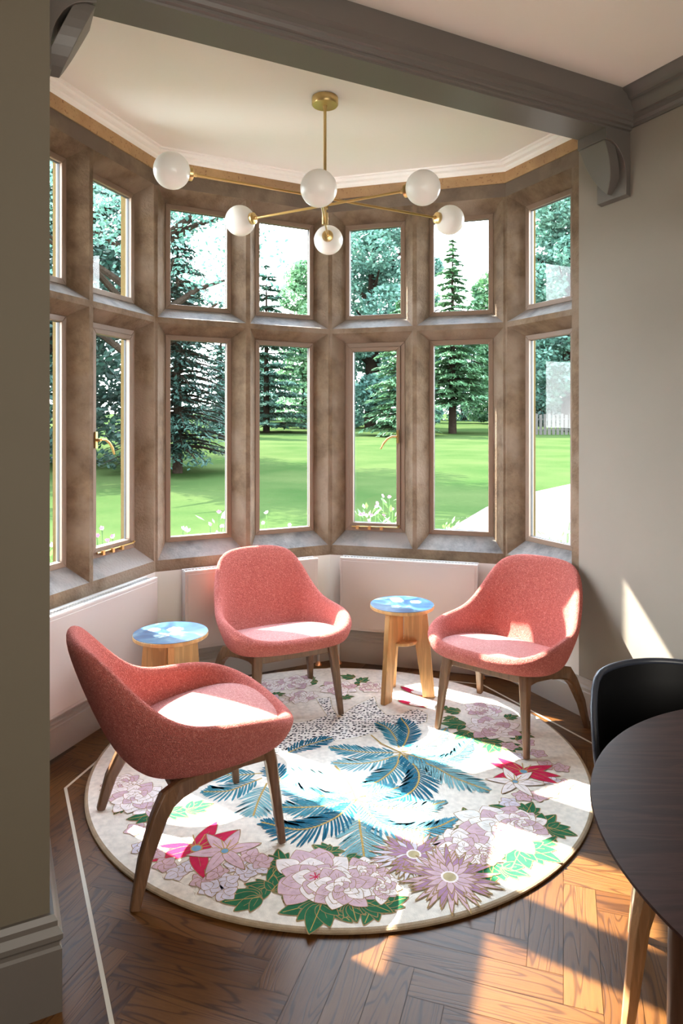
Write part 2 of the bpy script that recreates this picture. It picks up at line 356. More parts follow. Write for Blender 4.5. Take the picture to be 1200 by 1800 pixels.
# ------------------------------------------------------------------ stone mullioned windows
Z0N, Z1N, Z2N, Z3N = .745, 2.118, 2.150, 2.91
def window(idx, a_, b_, lights, ext, casement=(), cas_handle=1):
    A_, B_ = W(*a_), W(*b_); Ld = (B_ - A_).length; d = (B_ - A_).normalized(); o_ = Vector((-d.y, d.x, 0))
    def P(s, dd, z): return A_ + d * s + o_ * dd + Vector((0, 0, z))
    D1, D2 = .088, .225; ss = [0]
    for l in lights: ss += list(l)
    ss.append(Ld); zz = [ZS, Z0N, Z1N, Z2N, Z3N, ZT]; mb = MB()
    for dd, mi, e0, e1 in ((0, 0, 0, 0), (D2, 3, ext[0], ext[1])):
        for i in range(len(ss) - 1):
            for j in range(5):
                if i % 2 == 1 and j in (1, 3): continue
                x0 = ss[i] - (e0 if i == 0 else 0); x1 = ss[i + 1] + (e1 if i == len(ss) - 2 else 0)
                mm = mi if mi else (4 if j == 4 else (1 if j == 0 else 0))
                mb.poly([P(x0, dd, zz[j]), P(x1, dd, zz[j]), P(x1, dd, zz[j + 1]), P(x0, dd, zz[j + 1])], mm)
    opens = []
    for l in lights:
        for (z0, z1, i0, i1) in ((Z0N, Z1N, .085, .055), (Z2N, Z3N, .065, .070)):
            nr = [(l[0], z0), (l[1], z0), (l[1], z1), (l[0], z1)]; fi = [(l[0] + .064, z0 + i0), (l[1] - .064, z0 + i0), (l[1] - .064, z1 - i1), (l[0] + .064, z1 - i1)]
            opens.append(fi)
            for k in range(4):
                q = (k + 1) % 4
                mb.poly([P(nr[k][0], 0, nr[k][1]), P(nr[q][0], 0, nr[q][1]), P(fi[q][0], D1, fi[q][1]), P(fi[k][0], D1, fi[k][1])], (2, 0, 0, 0)[k])
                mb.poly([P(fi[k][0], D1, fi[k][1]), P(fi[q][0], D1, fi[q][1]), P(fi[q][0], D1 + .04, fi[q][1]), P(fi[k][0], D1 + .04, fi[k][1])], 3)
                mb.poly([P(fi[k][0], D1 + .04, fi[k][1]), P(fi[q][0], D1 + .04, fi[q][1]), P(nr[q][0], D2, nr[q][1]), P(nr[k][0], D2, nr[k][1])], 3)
    for s_, e_ in ((0, ext[0]), (Ld, -ext[1])): mb.poly([P(s_, 0, ZS), P(s_ - e_, D2, ZS), P(s_ - e_, D2, ZT), P(s_, 0, ZT)], 3)
    for z_ in (ZS, ZT): mb.poly([P(0, 0, z_), P(Ld, 0, z_), P(Ld + ext[1], D2, z_), P(-ext[0], D2, z_)], 3)
    # upper band of rougher stone standing slightly proud, and the outer lintel up to the ceiling
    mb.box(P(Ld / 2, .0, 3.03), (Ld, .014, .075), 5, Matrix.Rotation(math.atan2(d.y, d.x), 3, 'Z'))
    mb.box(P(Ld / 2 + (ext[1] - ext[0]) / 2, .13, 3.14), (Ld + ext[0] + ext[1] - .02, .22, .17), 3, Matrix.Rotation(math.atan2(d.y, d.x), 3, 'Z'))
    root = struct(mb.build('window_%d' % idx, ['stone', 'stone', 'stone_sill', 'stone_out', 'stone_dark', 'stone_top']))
    rot = Matrix.Rotation(math.atan2(d.y, d.x), 3, 'Z')
    def ring(mbb, f, w_, d0, d1):
        (x0, z0), (x1, z1) = f[0], f[2]; y = (d0 + d1) / 2; t = d1 - d0
        outr = [(x0, z0), (x1, z0), (x1, z1), (x0, z1)]; inr = [(x0 + w_, z0 + w_), (x1 - w_, z0 + w_), (x1 - w_, z1 - w_), (x0 + w_, z1 - w_)]
        for k in range(4):
            q = (k + 1) % 4
            c4 = [outr[k], outr[q], inr[q], inr[k]]
            mbb.add([P(x, d0, z) for x, z in c4] + [P(x, d1, z) for x, z in c4], [(0, 1, 2, 3), (7, 6, 5, 4), (0, 4, 5, 1), (2, 6, 7, 3), (1, 5, 6, 2), (0, 3, 7, 4)])
        return inr
    for k, f in enumerate(opens):
        m1 = MB(); cas = k in casement; wf = .030
        inr = ring(m1, f, wf, D1 - .004, D1 + .036)
        fo = m1.build('window_frame', 'frame_paint', root, bevel=.003)
        if cas:
            m2 = MB(); inr = ring(m2, inr, .026, D1 - .012, D1 + .028); fo2 = m2.build('casement', 'frame_paint', root, bevel=.003)
        gx0, gz0 = inr[0]; gx1, gz1 = inr[2]
        g_ = MB(); g_.poly([P(gx0 - .004, D1 + .02, gz0 - .004), P(gx1 + .004, D1 + .02, gz0 - .004), P(gx1 + .004, D1 + .02, gz1 + .004), P(gx0 - .004, D1 + .02, gz1 + .004)])
        g_.build('glass_pane', 'window_glass', fo, recalc=False)
        bd = MB(); ring(bd, [(gx0 - .003, gz0 - .003), 0, (gx1 + .003, gz1 + .003)], .005, D1 + .014, D1 + .026); bd.build('glazing_bead', 'rubber', fo)
        if cas:
            sgn = cas_handle; hx = (f[2][0] - .045) if sgn > 0 else (f[0][0] + .045); zc = 1.45
            h_ = MB(); h_.box(P(hx, D1 - .018, zc), (.016, .01, .085), 0, rot)
            h_.tube([P(hx, D1 - .02, zc), P(hx, D1 - .05, zc)], .008, 10)
            h_.tube([P(hx, D1 - .05, zc + .002), P(hx - sgn * .03, D1 - .052, zc + .002), P(hx - sgn * .06, D1 - .054, zc - .014), P(hx - sgn * .085, D1 - .054, zc - .042), P(hx - sgn * .105, D1 - .052, zc - .078)], [.006, .0065, .007, .0075, .006], 10)
            h_.build('window_handle', 'brass', root, smooth=True)
            s_ = MB(); zs = f[0][1] + .03; s_.tube([P(f[0][0] + .05, D1 - .022, zs), P(f[1][0] - .04, D1 - .022, zs + .004)], .005, 8)
            for q in (.09, .17, .25): s_.box(P(f[0][0] + q, D1 - .024, zs - .004), (.018, .02, .022), 0, rot)
            s_.tube([P(f[1][0] - .04, D1 - .022, zs + .004), P(f[1][0] - .035, D1 - .028, zs + .016)], [.005, .008], 8)
            s_.build('window_stay', 'brass', root, smooth=True)
    return root
def two(Ld): m_ = Ld / 2; return [(.014, m_ - .014), (m_ + .014, Ld - .014)]
LA = (Vector(PV) - Vector(P0)).length; LB = (Vector(P2) - Vector(PV)).length; LC = (Vector(P3) - Vector(P2)).length; LD = P3[1] - P4[1]
window(1, P0, PV, two(LA), (.1, .1), (2,), -1)
window(2, PV, P2, two(LB), (.1, .1))
window(3, P2, P3, two(LC), (.1, .1), (0,), 1)
window(4, P3, P4, [(.014, LD - .05)], (.1, 0))

# ------------------------------------------------------------------ armchairs
def armchair():
    root = empty('armchair', (0, 0, 0))
    # rim(x,y), height, seat corner, bottom corner
    st = [((0, -.345), .445, (0, -.26), (0, -.295)), ((.14, -.342), .446, (.12, -.25), (.13, -.29)), ((.262, -.312), .458, (.22, -.21), (.232, -.255)),
          ((.338, -.22), .492, (.272, -.135), (.285, -.17)), ((.360, -.09), .512, (.288, -.04), (.285, -.05)), ((.347, .07), .512, (.276, .055), (.262, .06)),
          ((.318, .185), .548, (.252, .125), (.23, .135)), ((.288, .30), .655, (.205, .170), (.18, .19)), ((.238, .395), .765, (.14, .192), (.12, .215)),
          ((.125, .442), .788, (.07, .2), (.06, .225)), ((0, .45), .790, (0, .203), (0, .228))]
    full = st + [((-r[0], r[1]), h, (-i_[0], i_[1]), (-b_[0], b_[1])) for r, h, i_, b_ in st[-2:0:-1]]
    t = .056; rows = []
    ctr = Vector((0, -.02))
    for (r_, h, i_, b_) in full:
        O = Vector(r_); I = Vector(i_); Bt = Vector(b_); dirv = (O - ctr).normalized(); RI = O - dirv * t
        zs = .375 - .12 * I.y; sec = []
        def add(p, z): sec.append((p.x, p.y, z))
        add(ctr + (I - ctr) * .55, zs); add(I - dirv * .01, zs)
        lo = I + (RI - I) * .30; add(lo, zs + (h - .03 - zs) * .22)
        add(I + (RI - I) * .66, zs + (h - .02 - zs) * .62)
        add(RI, h - .016); add(O - dirv * t * .5, h + .008); add(O, h - .018)
        zb = .325 - .13 * Bt.y; q1, q2 = (.05, .38) if O.y < -.15 else ((.14, .5) if O.y < 0 else (.22, .62)); add(O + (Bt - O) * q1, h + (zb - h) * .34); add(O + (Bt - O) * q2, h + (zb - h) * .78); add(O + (Bt - O) * .93, h + (zb - h) * .96)
        add(Bt + (ctr - Bt) * .25, zb - .004); add(Bt + (ctr - Bt) * .7, zb - .004)
        rows.append(sec)
    n = len(rows); m_ = len(rows[0]); mb = MB(); vs = [p for r_ in rows for p in r_]; fs = []
    for i in range(n):
        j = (i + 1) % n
        for k in range(m_ - 1): fs.append((i * m_ + k, j * m_ + k, j * m_ + k + 1, i * m_ + k + 1))
    vs += [(ctr.x, ctr.y, .378), (ctr.x, ctr.y, .324)]; c0, c1 = n * m_, n * m_ + 1
    for i in range(n):
        j = (i + 1) % n; fs += [(c0, j * m_, i * m_), (c1, i * m_ + m_ - 1, j * m_ + m_ - 1)]
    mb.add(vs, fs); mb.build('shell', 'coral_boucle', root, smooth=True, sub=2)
    # seat pad
    half = [(0, -.318), (.12, -.315), (.215, -.285), (.275, -.20), (.292, -.06), (.282, .06), (.25, .145), (.17, .195), (0, .212)]
    pl = half + [(-x, y) for x, y in half[-2:0:-1]]; rings = []
    for sc, z in ((.9, -.03), (.99, -.012), (1.0, .012), (.965, .026), (.87, .033), (.5, .037), (.12, .038)):
        rings.append([(x * sc, (y + .04) * sc - .04, .375 - .14 * ((y + .04) * sc - .04) + z - (.010 if y < -.2 and sc > .8 else 0)) for x, y in pl])
    mb = MB(); mb.loft(rings); mb.build('seat_pad', 'coral_boucle_lit', root, smooth=True, sub=1)
    # frame
    for sg in (1, -1):
        lg = MB(); lg.beam([(sg * .205, -.215, .352), (sg * .213, -.228, .29), (sg * .225, -.245, .15), (sg * .238, -.262, 0)], [(.05, .046), (.046, .042), (.036, .034), (.026, .026)], Vector((1, 0, 0)))
        lg.build('leg', 'walnut', root, bevel=.002)
        lb = MB(); lb.beam([(sg * .215, .05, .295), (sg * .232, .11, .290), (sg * .250, .160, .275), (sg * .264, .19, .235), (sg * .287, .24, .13), (sg * .305, .275, 0)],
                           [(.034, .052), (.036, .060), (.040, .066), (.040, .056), (.036, .044), (.028, .032)], Vector((1, 0, 0)))
        lb.build('leg', 'walnut', root, bevel=.002)
        rl = MB(); rl.beam([(sg * .206, -.215, .325), (sg * .208, -.12, .318), (sg * .21, -.03, .305), (sg * .218, .07, .294)], [(.034, .05), (.032, .038), (.032, .042), (.034, .052)], Vector((1, 0, 0)))
        rl.build('side_rail', 'walnut', root, bevel=.002)
    rl = MB(); rl.beam([(-.205, -.205, .332), (.205, -.205, .332)], [(.028, .04)] * 2, Vector((0, 1, 0))); rl.build('front_rail', 'walnut', root, bevel=.002)
    rl = MB(); rl.beam([(-.235, .12, .288), (.235, .12, .288)], [(.028, .035)] * 2, Vector((0, 1, 0))); rl.build('back_rail', 'walnut', root, bevel=.002)
    return root
RUGT = .0186
ch = armchair(); G = 'coral boucle armchairs in the bay'
def place(o, x, y, face_deg, z=RUGT):
    o.location = (x, y, z); o.rotation_euler = (0, 0, R(face_deg + 90)); rz = Matrix.Rotation(R(face_deg + 90), 3, 'Z')
    for lg in o.children:                      # a foot that stands off the rug reaches down to the boards
        if not lg.name.startswith('leg'): continue
        low = min((v.co for v in lg.data.vertices), key=lambda c: c.z); f = rz @ low + Vector((x, y, 0))
        if (f.xy - Vector((-.008, 3.148))).length > 1.10: k = 1 + z / .30; lg.scale.z = k; lg.location.z = .30 * (1 - k)
c2 = copy_tree(ch); c3 = copy_tree(ch)
place(ch, -.56, 2.557, 29); tag(ch, 'coral boucle armchair nearest the viewer on the left, seen from its side', 'chair', G)
place(c2, -.333, 3.69, -63); tag(c2, 'coral boucle armchair in the middle, in front of the radiator under the left windows', 'chair', G)
place(c3, .83, 3.444, -131); tag(c3, 'coral boucle armchair against the grey wall on the right with sun stripes on its back', 'chair', G)

# ------------------------------------------------------------------ stools
mm, nt, b = nm('print_blue', (.05, .12, .22), .3); co = coords(nt)
n1 = N(nt, 'ShaderNodeTexNoise', Scale=9.0, Detail=6.0, Distortion=1.2); L(nt, co, n1.inputs[0])
L(nt, ramp(nt, n1.outputs[0], [(.35, (.006, .026, .07)), (.5, (.015, .055, .125)), (.6, (.04, .10, .155)), (.75, (.16, .21, .21))]), b.inputs['Base Color'])
nm('print_white', (.26, .30, .30), .4); nm('print_grey', (.11, .18, .22), .4)
def stool(seed):
    rnd = random.Random(seed); root = empty('stool', (0, 0, 0))
    mb = MB(); mb.lathe([(.174, .488), (.178, .491), (.178, .505), (.175, .508)], seg=64); top = mb.build('seat', 'pine', root, smooth=True)
    pr = MB(); pr.lathe([(.1765, .5078), (.1765, .5092)], seg=64)
    z = .5095
    for q in range(4):
        an = rnd.random() * 6.28; rr = rnd.uniform(.03, .10); cx, cy = rr * math.cos(an), rr * math.sin(an); s_ = rnd.uniform(.03, .05)
        for ring_, (cnt, sc) in enumerate(((9, 1.0), (7, .7), (5, .4))):
            for k in range(cnt):
                t = 2 * math.pi * k / cnt + ring_ * .3; pts = []
                for j in range(8):
                    p = 2 * math.pi * j / 8; x = s_ * sc * (.5 + .5 * math.cos(p)); y = s_ * sc * .30 * math.sin(p)
                    pts.append((cx + x * math.cos(t) - y * math.sin(t), cy + x * math.sin(t) + y * math.cos(t), z))
                pr.poly(pts, 1 if (k + ring_) % 2 else 2); z += .00001
    pr.build('printed_top', ['print_blue', 'print_white', 'print_grey'], top)
    for k in range(3):
        t = R(90 + 120 * k); lg = MB(); d = Vector((math.cos(t), math.sin(t), 0)); s_ = Vector((-d.y, d.x, 0))
        out = [(.012, .488), (.138, .488), (.182, 0), (.116, 0), (.074, .30), (.012, .30)]   # radial outline of the board
        lg.loft([[d * r_ + s_ * q + Vector((0, 0, z_)) for r_, z_ in out] for q in (-.015, .015)])
        lg.build('leg', 'pine', root, bevel=.002)
    mb = MB(); mb.lathe([(.082, .296), (.085, .299), (.085, .309), (.082, .312)], seg=40); mb.build('brace_disc', 'pine', root, smooth=True)
    return root
GS = 'round pine stools with blue floral tops'
s1 = stool(3); s1.location = (.338, 3.816, RUGT); s1.rotation_euler = (0, 0, R(20)); tag(s1, 'round pine stool with blue floral top between the middle and right armchairs', 'stool', GS)
s2 = stool(8); s2.location = (-.825, 3.30, RUGT); s2.rotation_euler = (0, 0, R(75)); tag(s2, 'round pine stool with blue floral top behind the nearest armchair, beside the left radiator', 'stool', GS)

# ------------------------------------------------------------------ radiators
def radiator(a_, b_, s0, s1_, label, valve):
    A_, B_ = W(*a_), W(*b_); d = (B_ - A_).normalized(); mid = A_ + d * (s0 + s1_) / 2; ln = s1_ - s0
    root = empty('radiator', (mid.x, mid.y, 0), math.atan2(d.y, d.x)); tag(root, label, 'radiator', 'white panel radiators under the bay windows')
    z0, z1 = .235, .685                     # local: x along wall, -y into the room
    mb = MB(); mb.box((0, -.105, (z0 + z1) / 2), (ln, .012, z1 - z0)); mb.box((0, -.112, (z0 + z1) / 2), (ln - .03, .004, z1 - z0 - .03)); mb.build('front_panel', 'radiator_white', root, bevel=.003)
    mb = MB(); mb.box((0, -.038, (z0 + z1) / 2), (ln - .02, .010, z1 - z0 - .02)); mb.build('rear_panel', 'radiator_white', root)
    for sg in (-1, 1):
        mb = MB(); mb.box((sg * (ln / 2 - .004), -.07, (z0 + z1) / 2 + .005), (.006, .07, z1 - z0 - .02)); mb.build('side_panel', 'radiator_white', root)
    mb = MB(); mb.box((0, -.099, z1 + .001), (ln, .022, .006)); mb.box((0, -.040, z1 + .001), (ln, .012, .006))
    for k in range(int(ln / .02)): mb.box((-ln / 2 + .01 + k * .02, -.068, z1 - .003), (.004, .05, .006))
    mb.build('top_grille', 'radiator_grille', root)
    for sg in (-1, 1): mb = MB(); mb.box((sg * ln * .35, -.018, .5), (.03, .030, .2)); mb.build('wall_bracket', 'radiator_white', root)
    for sg, knob in ((-1, valve), (1, 0)):
        x = sg * (ln / 2 + .022); v = MB(); v.tube([(x - sg * .025, -.07, z0 + .03), (x, -.07, z0 + .03)], .009, 10); v.tube([(x, -.07, z0 + .055), (x, -.07, z0 - .02)], .012, 12)
        v.tube([(x, -.07, z0 + .055), (x, -.07, z0 + .085)], .016, 12)
        vo = v.build('valve', 'chrome', root, smooth=True)
        p = MB(); p.tube([(x, -.07, z0 - .02), (x, -.07, .002)], .0075, 10); p.build('pipe', 'radiator_white', root, smooth=True)
        r_ = MB(); r_.lathe([(.022, .001), (.022, .006), (.012, .02), (.0085, .026)], (x, -.07, 0), 20); r_.build('pipe_collar', 'copper', root, smooth=True)
    if valve:
        v = MB(); v.tube([(-ln / 2 - .001, -.07, z1 - .05), (-ln / 2 - .024, -.07, z1 - .05)], [.012, .017], 14); v.build('bleed_cap', 'chrome', root, smooth=True)
    return root
radiator(P0, PV, LA - .99, LA - .142, 'white panel radiator on the left, beside the nearest armchair', 1)
radiator(PV, P2, .144, .985, 'white panel radiator partly hidden behind the middle armchair', 0)
radiator(P2, P3, .10, .955, 'white panel radiator behind the stool between two armchairs', 0)

# ------------------------------------------------------------------ ceiling light
hub = Vector((-.08, 3.31, 0))
cl_ = empty('ceiling_light', (hub.x, hub.y, CEIL)); tag(cl_, 'brass ceiling light with three crossed rods and six white glass globes, hanging in the bay', 'ceiling light')
def part(mb, name, mat, par=cl_, **k):
    o = mb.build(name, mat, par, **k); 
    if par is cl_: o.matrix_parent_inverse = Matrix.Translation((-hub.x, -hub.y, -CEIL))
    return o
mb = MB(); mb.lathe([(.062, CEIL - .004), (.064, CEIL - .008), (.064, CEIL - .038), (.060, CEIL - .043), (.012, CEIL - .045), (.009, CEIL - .06)], hub, 48); part(mb, 'ceiling_rose', 'brushed_brass', smooth=True)
mb = MB(); mb.tube([hub + Vector((0, 0, CEIL - .05)), hub + Vector((0, 0, 2.52))], .0075, 14); part(mb, 'stem', 'brushed_brass', smooth=True)
mb = MB()
for z0_, z1_ in ((2.645, 2.612), (2.61, 2.576), (2.556, 2.50)): mb.tube([hub + Vector((0, 0, z0_)), hub + Vector((0, 0, z1_))], .0155, 18)
part(mb, 'hub', 'brushed_brass', smooth=True)
RG = .0785
for (x0, y0, x1, y1, z_) in ((-.733, 2.95, .581, 3.67, 2.629), (-.528, 3.56, .365, 3.06, 2.593), (-.0967, 2.90, -.0713, 3.72, 2.535)):
    a3, b3 = Vector((x0, y0, z_)), Vector((x1, y1, z_)); d = (b3 - a3).normalized()
    mb = MB(); mb.tube([a3 + d * (RG + .004), b3 - d * (RG + .004)], .0062, 12); arm = part(mb, 'arm', 'brass', smooth=True)
    for p_, sg in ((a3, 1), (b3, -1)):
        q = d.to_track_quat('Z', 'Y').to_matrix() if sg > 0 else (-d).to_track_quat('Z', 'Y').to_matrix()
        mb = MB(); prof = [(max(.0005, RG * math.sin(math.pi * k / 24)), -RG * math.cos(math.pi * k / 24)) for k in range(0, 24)]; mb.lathe(prof, p_, 48, M=q)
        gb = part(mb, 'globe', 'opal_glass', smooth=True)
        mb = MB(); mb.lathe([(.026, RG - .012), (.030, RG - .006), (.030, RG + .010), (.022, RG + .014), (.010, RG + .016), (.010, RG + .03)], p_, 28, M=q); part(mb, 'globe_cap', 'brushed_brass', smooth=True)

# ------------------------------------------------------------------ dining table and chair at the right edge
TC = Vector((1.185, 1.24, 0)); tb = empty('dining_table', TC); tag(tb, 'round dark walnut dining table cut off by the right edge of the photo', 'table')
mb = MB(); rr = .69
mb.lathe([(.3, .722), (rr - .085, .722), (rr - .03, .732), (rr - .006, .741), (rr, .746), (rr - .002, .7495), (rr - .006, .75), (.3, .75)], seg=128)
mb.build('tabletop', 'table_walnut', tb, smooth=True)
for vx, vy in ((-.50, .14), (-.14, -.50), (.50, -.14), (.14, .50)):
    d = Vector((vx, vy, 0)); lg = MB(); lg.tube([(vx * .96, vy * .96, .722), (vx * .98, vy * .98, .5), (vx, vy, .2), (vx * 1.01, vy * 1.01, 0)], [.036, .034, .027, .019], 20); lg.build('leg', 'dark_leg', tb, smooth=True)
mb = MB(); mb.lathe([(.50, .700), (.52, .700), (.52, .7215), (.50, .7215)], seg=64); mb.build('apron', 'dark_leg', tb)
dc = empty('dining_chair', (.962, 1.83, 0), R(-15)); tag(dc, 'black moulded dining chair tucked under the round dark table', 'chair')
rows = []                                     # wraparound back shell, local -y = front
nA, nZ = 33, 12
def backpt(i, k, off):
    t = -1 + 2 * i / (nA - 1); an = t * R(112); v = k / (nZ - 1)
    htop = .785 - .012 * abs(t) ** 2 - .30 * max(0, (abs(t) - .55) / .45) ** 2.0
    z = .43 + (htop - .43) * v; rx = .225 + .03 * v + off; ry = .225 + .045 * v + off
    return Vector((rx * math.sin(an), .05 + ry * math.cos(an) * (1 if abs(an) < R(90) else 1), z))
for off in (0, .018): rows.append([[backpt(i, k, off) for k in range(nZ)] for i in range(nA)])
mb = MB(); vs = []; fs = []
for s_ in rows:
    for r_ in s_: vs += r_
q0 = nA * nZ
for s_i in (0, 1):
    for i in range(nA - 1):
        for k in range(nZ - 1):
            b0 = s_i * q0 + i * nZ + k; fs.append((b0, b0 + nZ, b0 + nZ + 1, b0 + 1))
for i in range(nA - 1):
    for k in (0, nZ - 1): b0 = i * nZ + k; fs.append((b0, b0 + nZ, b0 + nZ + q0, b0 + q0))
for i in (0, nA - 1):
    for k in range(nZ - 1): b0 = i * nZ + k; fs.append((b0, b0 + 1, b0 + 1 + q0, b0 + q0))
mb.add(vs, fs); mb.build('backrest', 'black_leather', dc, smooth=True)
mb = MB(); mb.tube([backpt(i, nZ - 1, .009) + Vector((0, 0, .002)) for i in range(nA)], .0105, 10); mb.build('piping', 'piping_black', dc, smooth=True)
seat = [(.235 * math.copysign(abs(math.cos(t)) ** .6, math.cos(t)), .0 + .235 * math.copysign(abs(math.sin(t)) ** .6, math.sin(t))) for t in [2 * math.pi * k / 40 for k in range(40)]]
mb = MB(); mb.loft([[(x * s_, y * s_, z) for x, y in seat] for s_, z in ((.90, .405), (.99, .418), (1.0, .432), (.985, .45), (.9, .458), (.4, .452))]); mb.build('seat', 'black_leather', dc, smooth=True)
for sx_, sy_, fx, fy in ((-1, -1, .215, .205), (1, -1, .215, .205), (-1, 1, .14, .20), (1, 1, .14, .20)):
    lg = MB(); lg.beam([(sx_ * fx * .30, sy_ * fy * .35, .388), (sx_ * fx * .60, sy_ * fy * .62, .380), (sx_ * fx * .74, sy_ * fy * .74, .345), (sx_ * fx * .82, sy_ * fy * .82, .28), (sx_ * fx, sy_ * fy, 0)],
                       [(.036, .03), (.046, .05), (.060, .056), (.048, .044), (.028, .028)], Vector((-sy_, sx_, 0)).normalized(), ch=.3); lg.build('leg', 'oak_leg', dc, bevel=.002)

# ------------------------------------------------------------------ rug with its woven pattern
rug = MB(); RC = Vector((-.008, 3.148, 0)); RR = 1.10
prof = [(RR - .004, .001), (RR + .002, .005), (RR + .002, .011), (RR - .004, .0145), (RR - .012, .0160)]
rug.lathe(prof, RC, 160, 1)
ring_ = [RC + Vector(((RR - .012) * math.cos(2*math.pi*k/160), (RR - .012) * math.sin(2*math.pi*k/160), .01605)) for k in range(160)]
rug.poly(ring_, 0)
RM = ['rug_' + k for k in RUG]; RI_ = {k: i for i, k in enumerate(RUG)}
lay = [.0162]
def nz(d=.0000025): lay[0] += d; return lay[0]
def base_(v): lay[0] = .0162 + v
def rp_(x, y): p = floor_at(x, y, .016); return Vector((p.x, p.y))
def flat(pts, col, z=None):
    z = z or nz(); rug.poly([(p[0], p[1], z) for p in pts if True], RI_[col])
def clipr(p): return (p - Vector((RC.x, RC.y))).length < RR - .015
def blob(c, r, col, ang=0, asp=1, n=14, wob=0.0, rnd=random):
    flat([c + Vector((math.cos(t) * r * (1 + wob * math.sin(5 * t + r * 99)), 0)).to_3d().xy * 0 + Vector((r * math.cos(t) * math.cos(ang) - r * asp * math.sin(t) * math.sin(ang), r * math.cos(t) * math.sin(ang) + r * asp * math.sin(t) * math.cos(ang))) * (1 + wob * math.sin(5 * t + r * 999)) for t in [2 * math.pi * k / n for k in range(n)]], col)
def petal(c, ang, ln, wd, col, tip=.5, notch=0, line='gold', veins=0, w0=.1):
    d = Vector((math.cos(ang), math.sin(ang))); s_ = Vector((-d.y, d.x))
    def shape(g):
        o = []
        for k in range(11):
            t = k / 10; w_ = wd * (math.sin(math.pi * min(1, t ** .75) ** 1.0) ** .8 * (1 - .15 * t) + w0 * (1 - t)); o.append((t, w_ / 2))
        r_ = []
        for t, w_ in o: r_.append(c + d * (ln * t * (1 + g * .6) - g * ln * .25) + s_ * (w_ + wd * g * .5))
        for t, w_ in o[::-1]: r_.append(c + d * (ln * t * (1 + g * .6) - g * ln * .25) - s_ * (w_ + wd * g * .5))
        return r_
    gg = .0021 / max(wd, .012)
    if line: flat(shape(gg * 2), 'line')
    flat(shape(0), col)
    for k in range(veins):
        q = (k - (veins - 1) / 2) * wd * .22; a_ = c + d * ln * .12 + s_ * q * .3; b_ = c + d * ln * .62 + s_ * q
        stroke([a_, b_], .0016, 'line')
def stroke(pts, w_, col):
    for a_, b_ in zip(pts, pts[1:]):
        d = (b_ - a_); 
        if d.length < 1e-5: continue
        d.normalize(); s_ = Vector((-d.y, d.x)) * w_ / 2; e_ = d * w_ * .2; flat([a_ - s_ - e_, b_ - s_ + e_, b_ + s_ + e_, a_ + s_ - e_], col)
def spline(pts, n=24):
    P = [pts[0] * 2 - pts[1]] + pts + [pts[-1] * 2 - pts[-2]]; out = []
    m_ = len(pts) - 1
    for k in range(n + 1):
        t = k / n * m_; i = min(int(t), m_ - 1); f = t - i; a_, b_, c, d = P[i:i + 4]
        out.append(.5 * ((2 * b_) + (c - a_) * f + (2 * a_ - 5 * b_ + 4 * c - d) * f * f + (3 * b_ - a_ - 3 * c + d) * f ** 3))
    return out
def frond(px, col, ln, dens=1.0, both=1):
    zf = nz(.00003)
    pts = spline([rp_(*p) for p in px], 60); total = sum((b_ - a_).length for a_, b_ in zip(pts, pts[1:])); step = .0155 / dens; acc = 0; nxt = .03; rn = random.Random(int(total * 1e4))
    for a_, b_ in zip(pts, pts[1:]):
        seg = (b_ - a_).length
        while nxt <= acc + seg and seg > 0:
            f = (nxt - acc) / seg; p = a_ + (b_ - a_) * f; d = (b_ - a_).normalized(); u_ = nxt / total
            env = (min(1, .35 + u_ * 2.2)) * (1 if u_ < .65 else max(.18, 1 - (u_ - .65) / .42))
            for sg in (-1, 1):
                an = math.atan2(d.y, d.x) + sg * R(62 - 22 * u_ + rn.uniform(-5, 5)); l_ = ln * env * rn.uniform(.85, 1.1)
                dd = Vector((math.cos(an), math.sin(an))); s_ = Vector((-dd.y, dd.x)); w_ = .0105
                cv = d * l_ * .16
                q = [p + s_ * w_ * .30, p + dd * l_ * .5 + s_ * w_ * .5 + cv * .3, p + dd * l_ * .85 + s_ * w_ * .42 + cv * .8, p + dd * l_ + cv, p + dd * l_ * .85 - s_ * w_ * .42 + cv * .8, p + dd * l_ * .5 - s_ * w_ * .5 + cv * .3, p - s_ * w_ * .30]
                flat(q, col, zf)
            nxt += step
        acc += seg
    stroke(pts[::2], .0075, 'gold')
def K(x, y): return (400 + x * .3, 1170 + y * .3)
def K3(x, y): return (700 + x * .3, 1170 + y * .3)
def fr_(l, *a_, **k): frond([K(*p) for p in l], *a_, **k)
# leopard lying behind the fronds
lp = [K(*p) for p in ((515, 190), (600, 185), (612, 240), (645, 300), (700, 265), (760, 225), (860, 180), (880, 240), (930, 290), (1000, 288), (1060, 262), (1120, 255), (1170, 285), (1165, 330), (1110, 350), (1020, 352), (900, 385), (760, 420), (620, 445), (520, 470), (420, 495), (330, 515), (240, 525), (180, 520), (180, 480), (250, 440), (300, 350), (380, 335), (480, 322), (580, 292), (545, 240))]
LP = [rp_(*p) for p in lp]
cen = sum(LP, Vector((0, 0))) / len(LP)
def tri(pts, col):
    z = nz(); bm = bmesh.new(); f = bm.faces.new([bm.verts.new((p[0], p[1], z)) for p in pts]); r_ = bmesh.ops.triangulate(bm, faces=[f])
    bm.verts.ensure_lookup_table(); bm.verts.index_update(); rug.add([v.co.copy() for v in bm.verts], [tuple(v.index for v in ff.verts) for ff in bm.faces], RI_[col]); bm.free()
tri(LP, 'white')
def inpoly(p, poly):
    c = False; j = len(poly) - 1
    for i in range(len(poly)):
        a_, b_ = poly[i], poly[j]
        if (a_[1] > p[1]) != (b_[1] > p[1]) and p[0] < (b_[0] - a_[0]) * (p[1] - a_[1]) / (b_[1] - a_[1]) + a_[0]: c = not c
        j = i
    return c
mnx, mxx = min(p.x for p in LP), max(p.x for p in LP); mny, mxy = min(p.y for p in LP), max(p.y for p in LP)
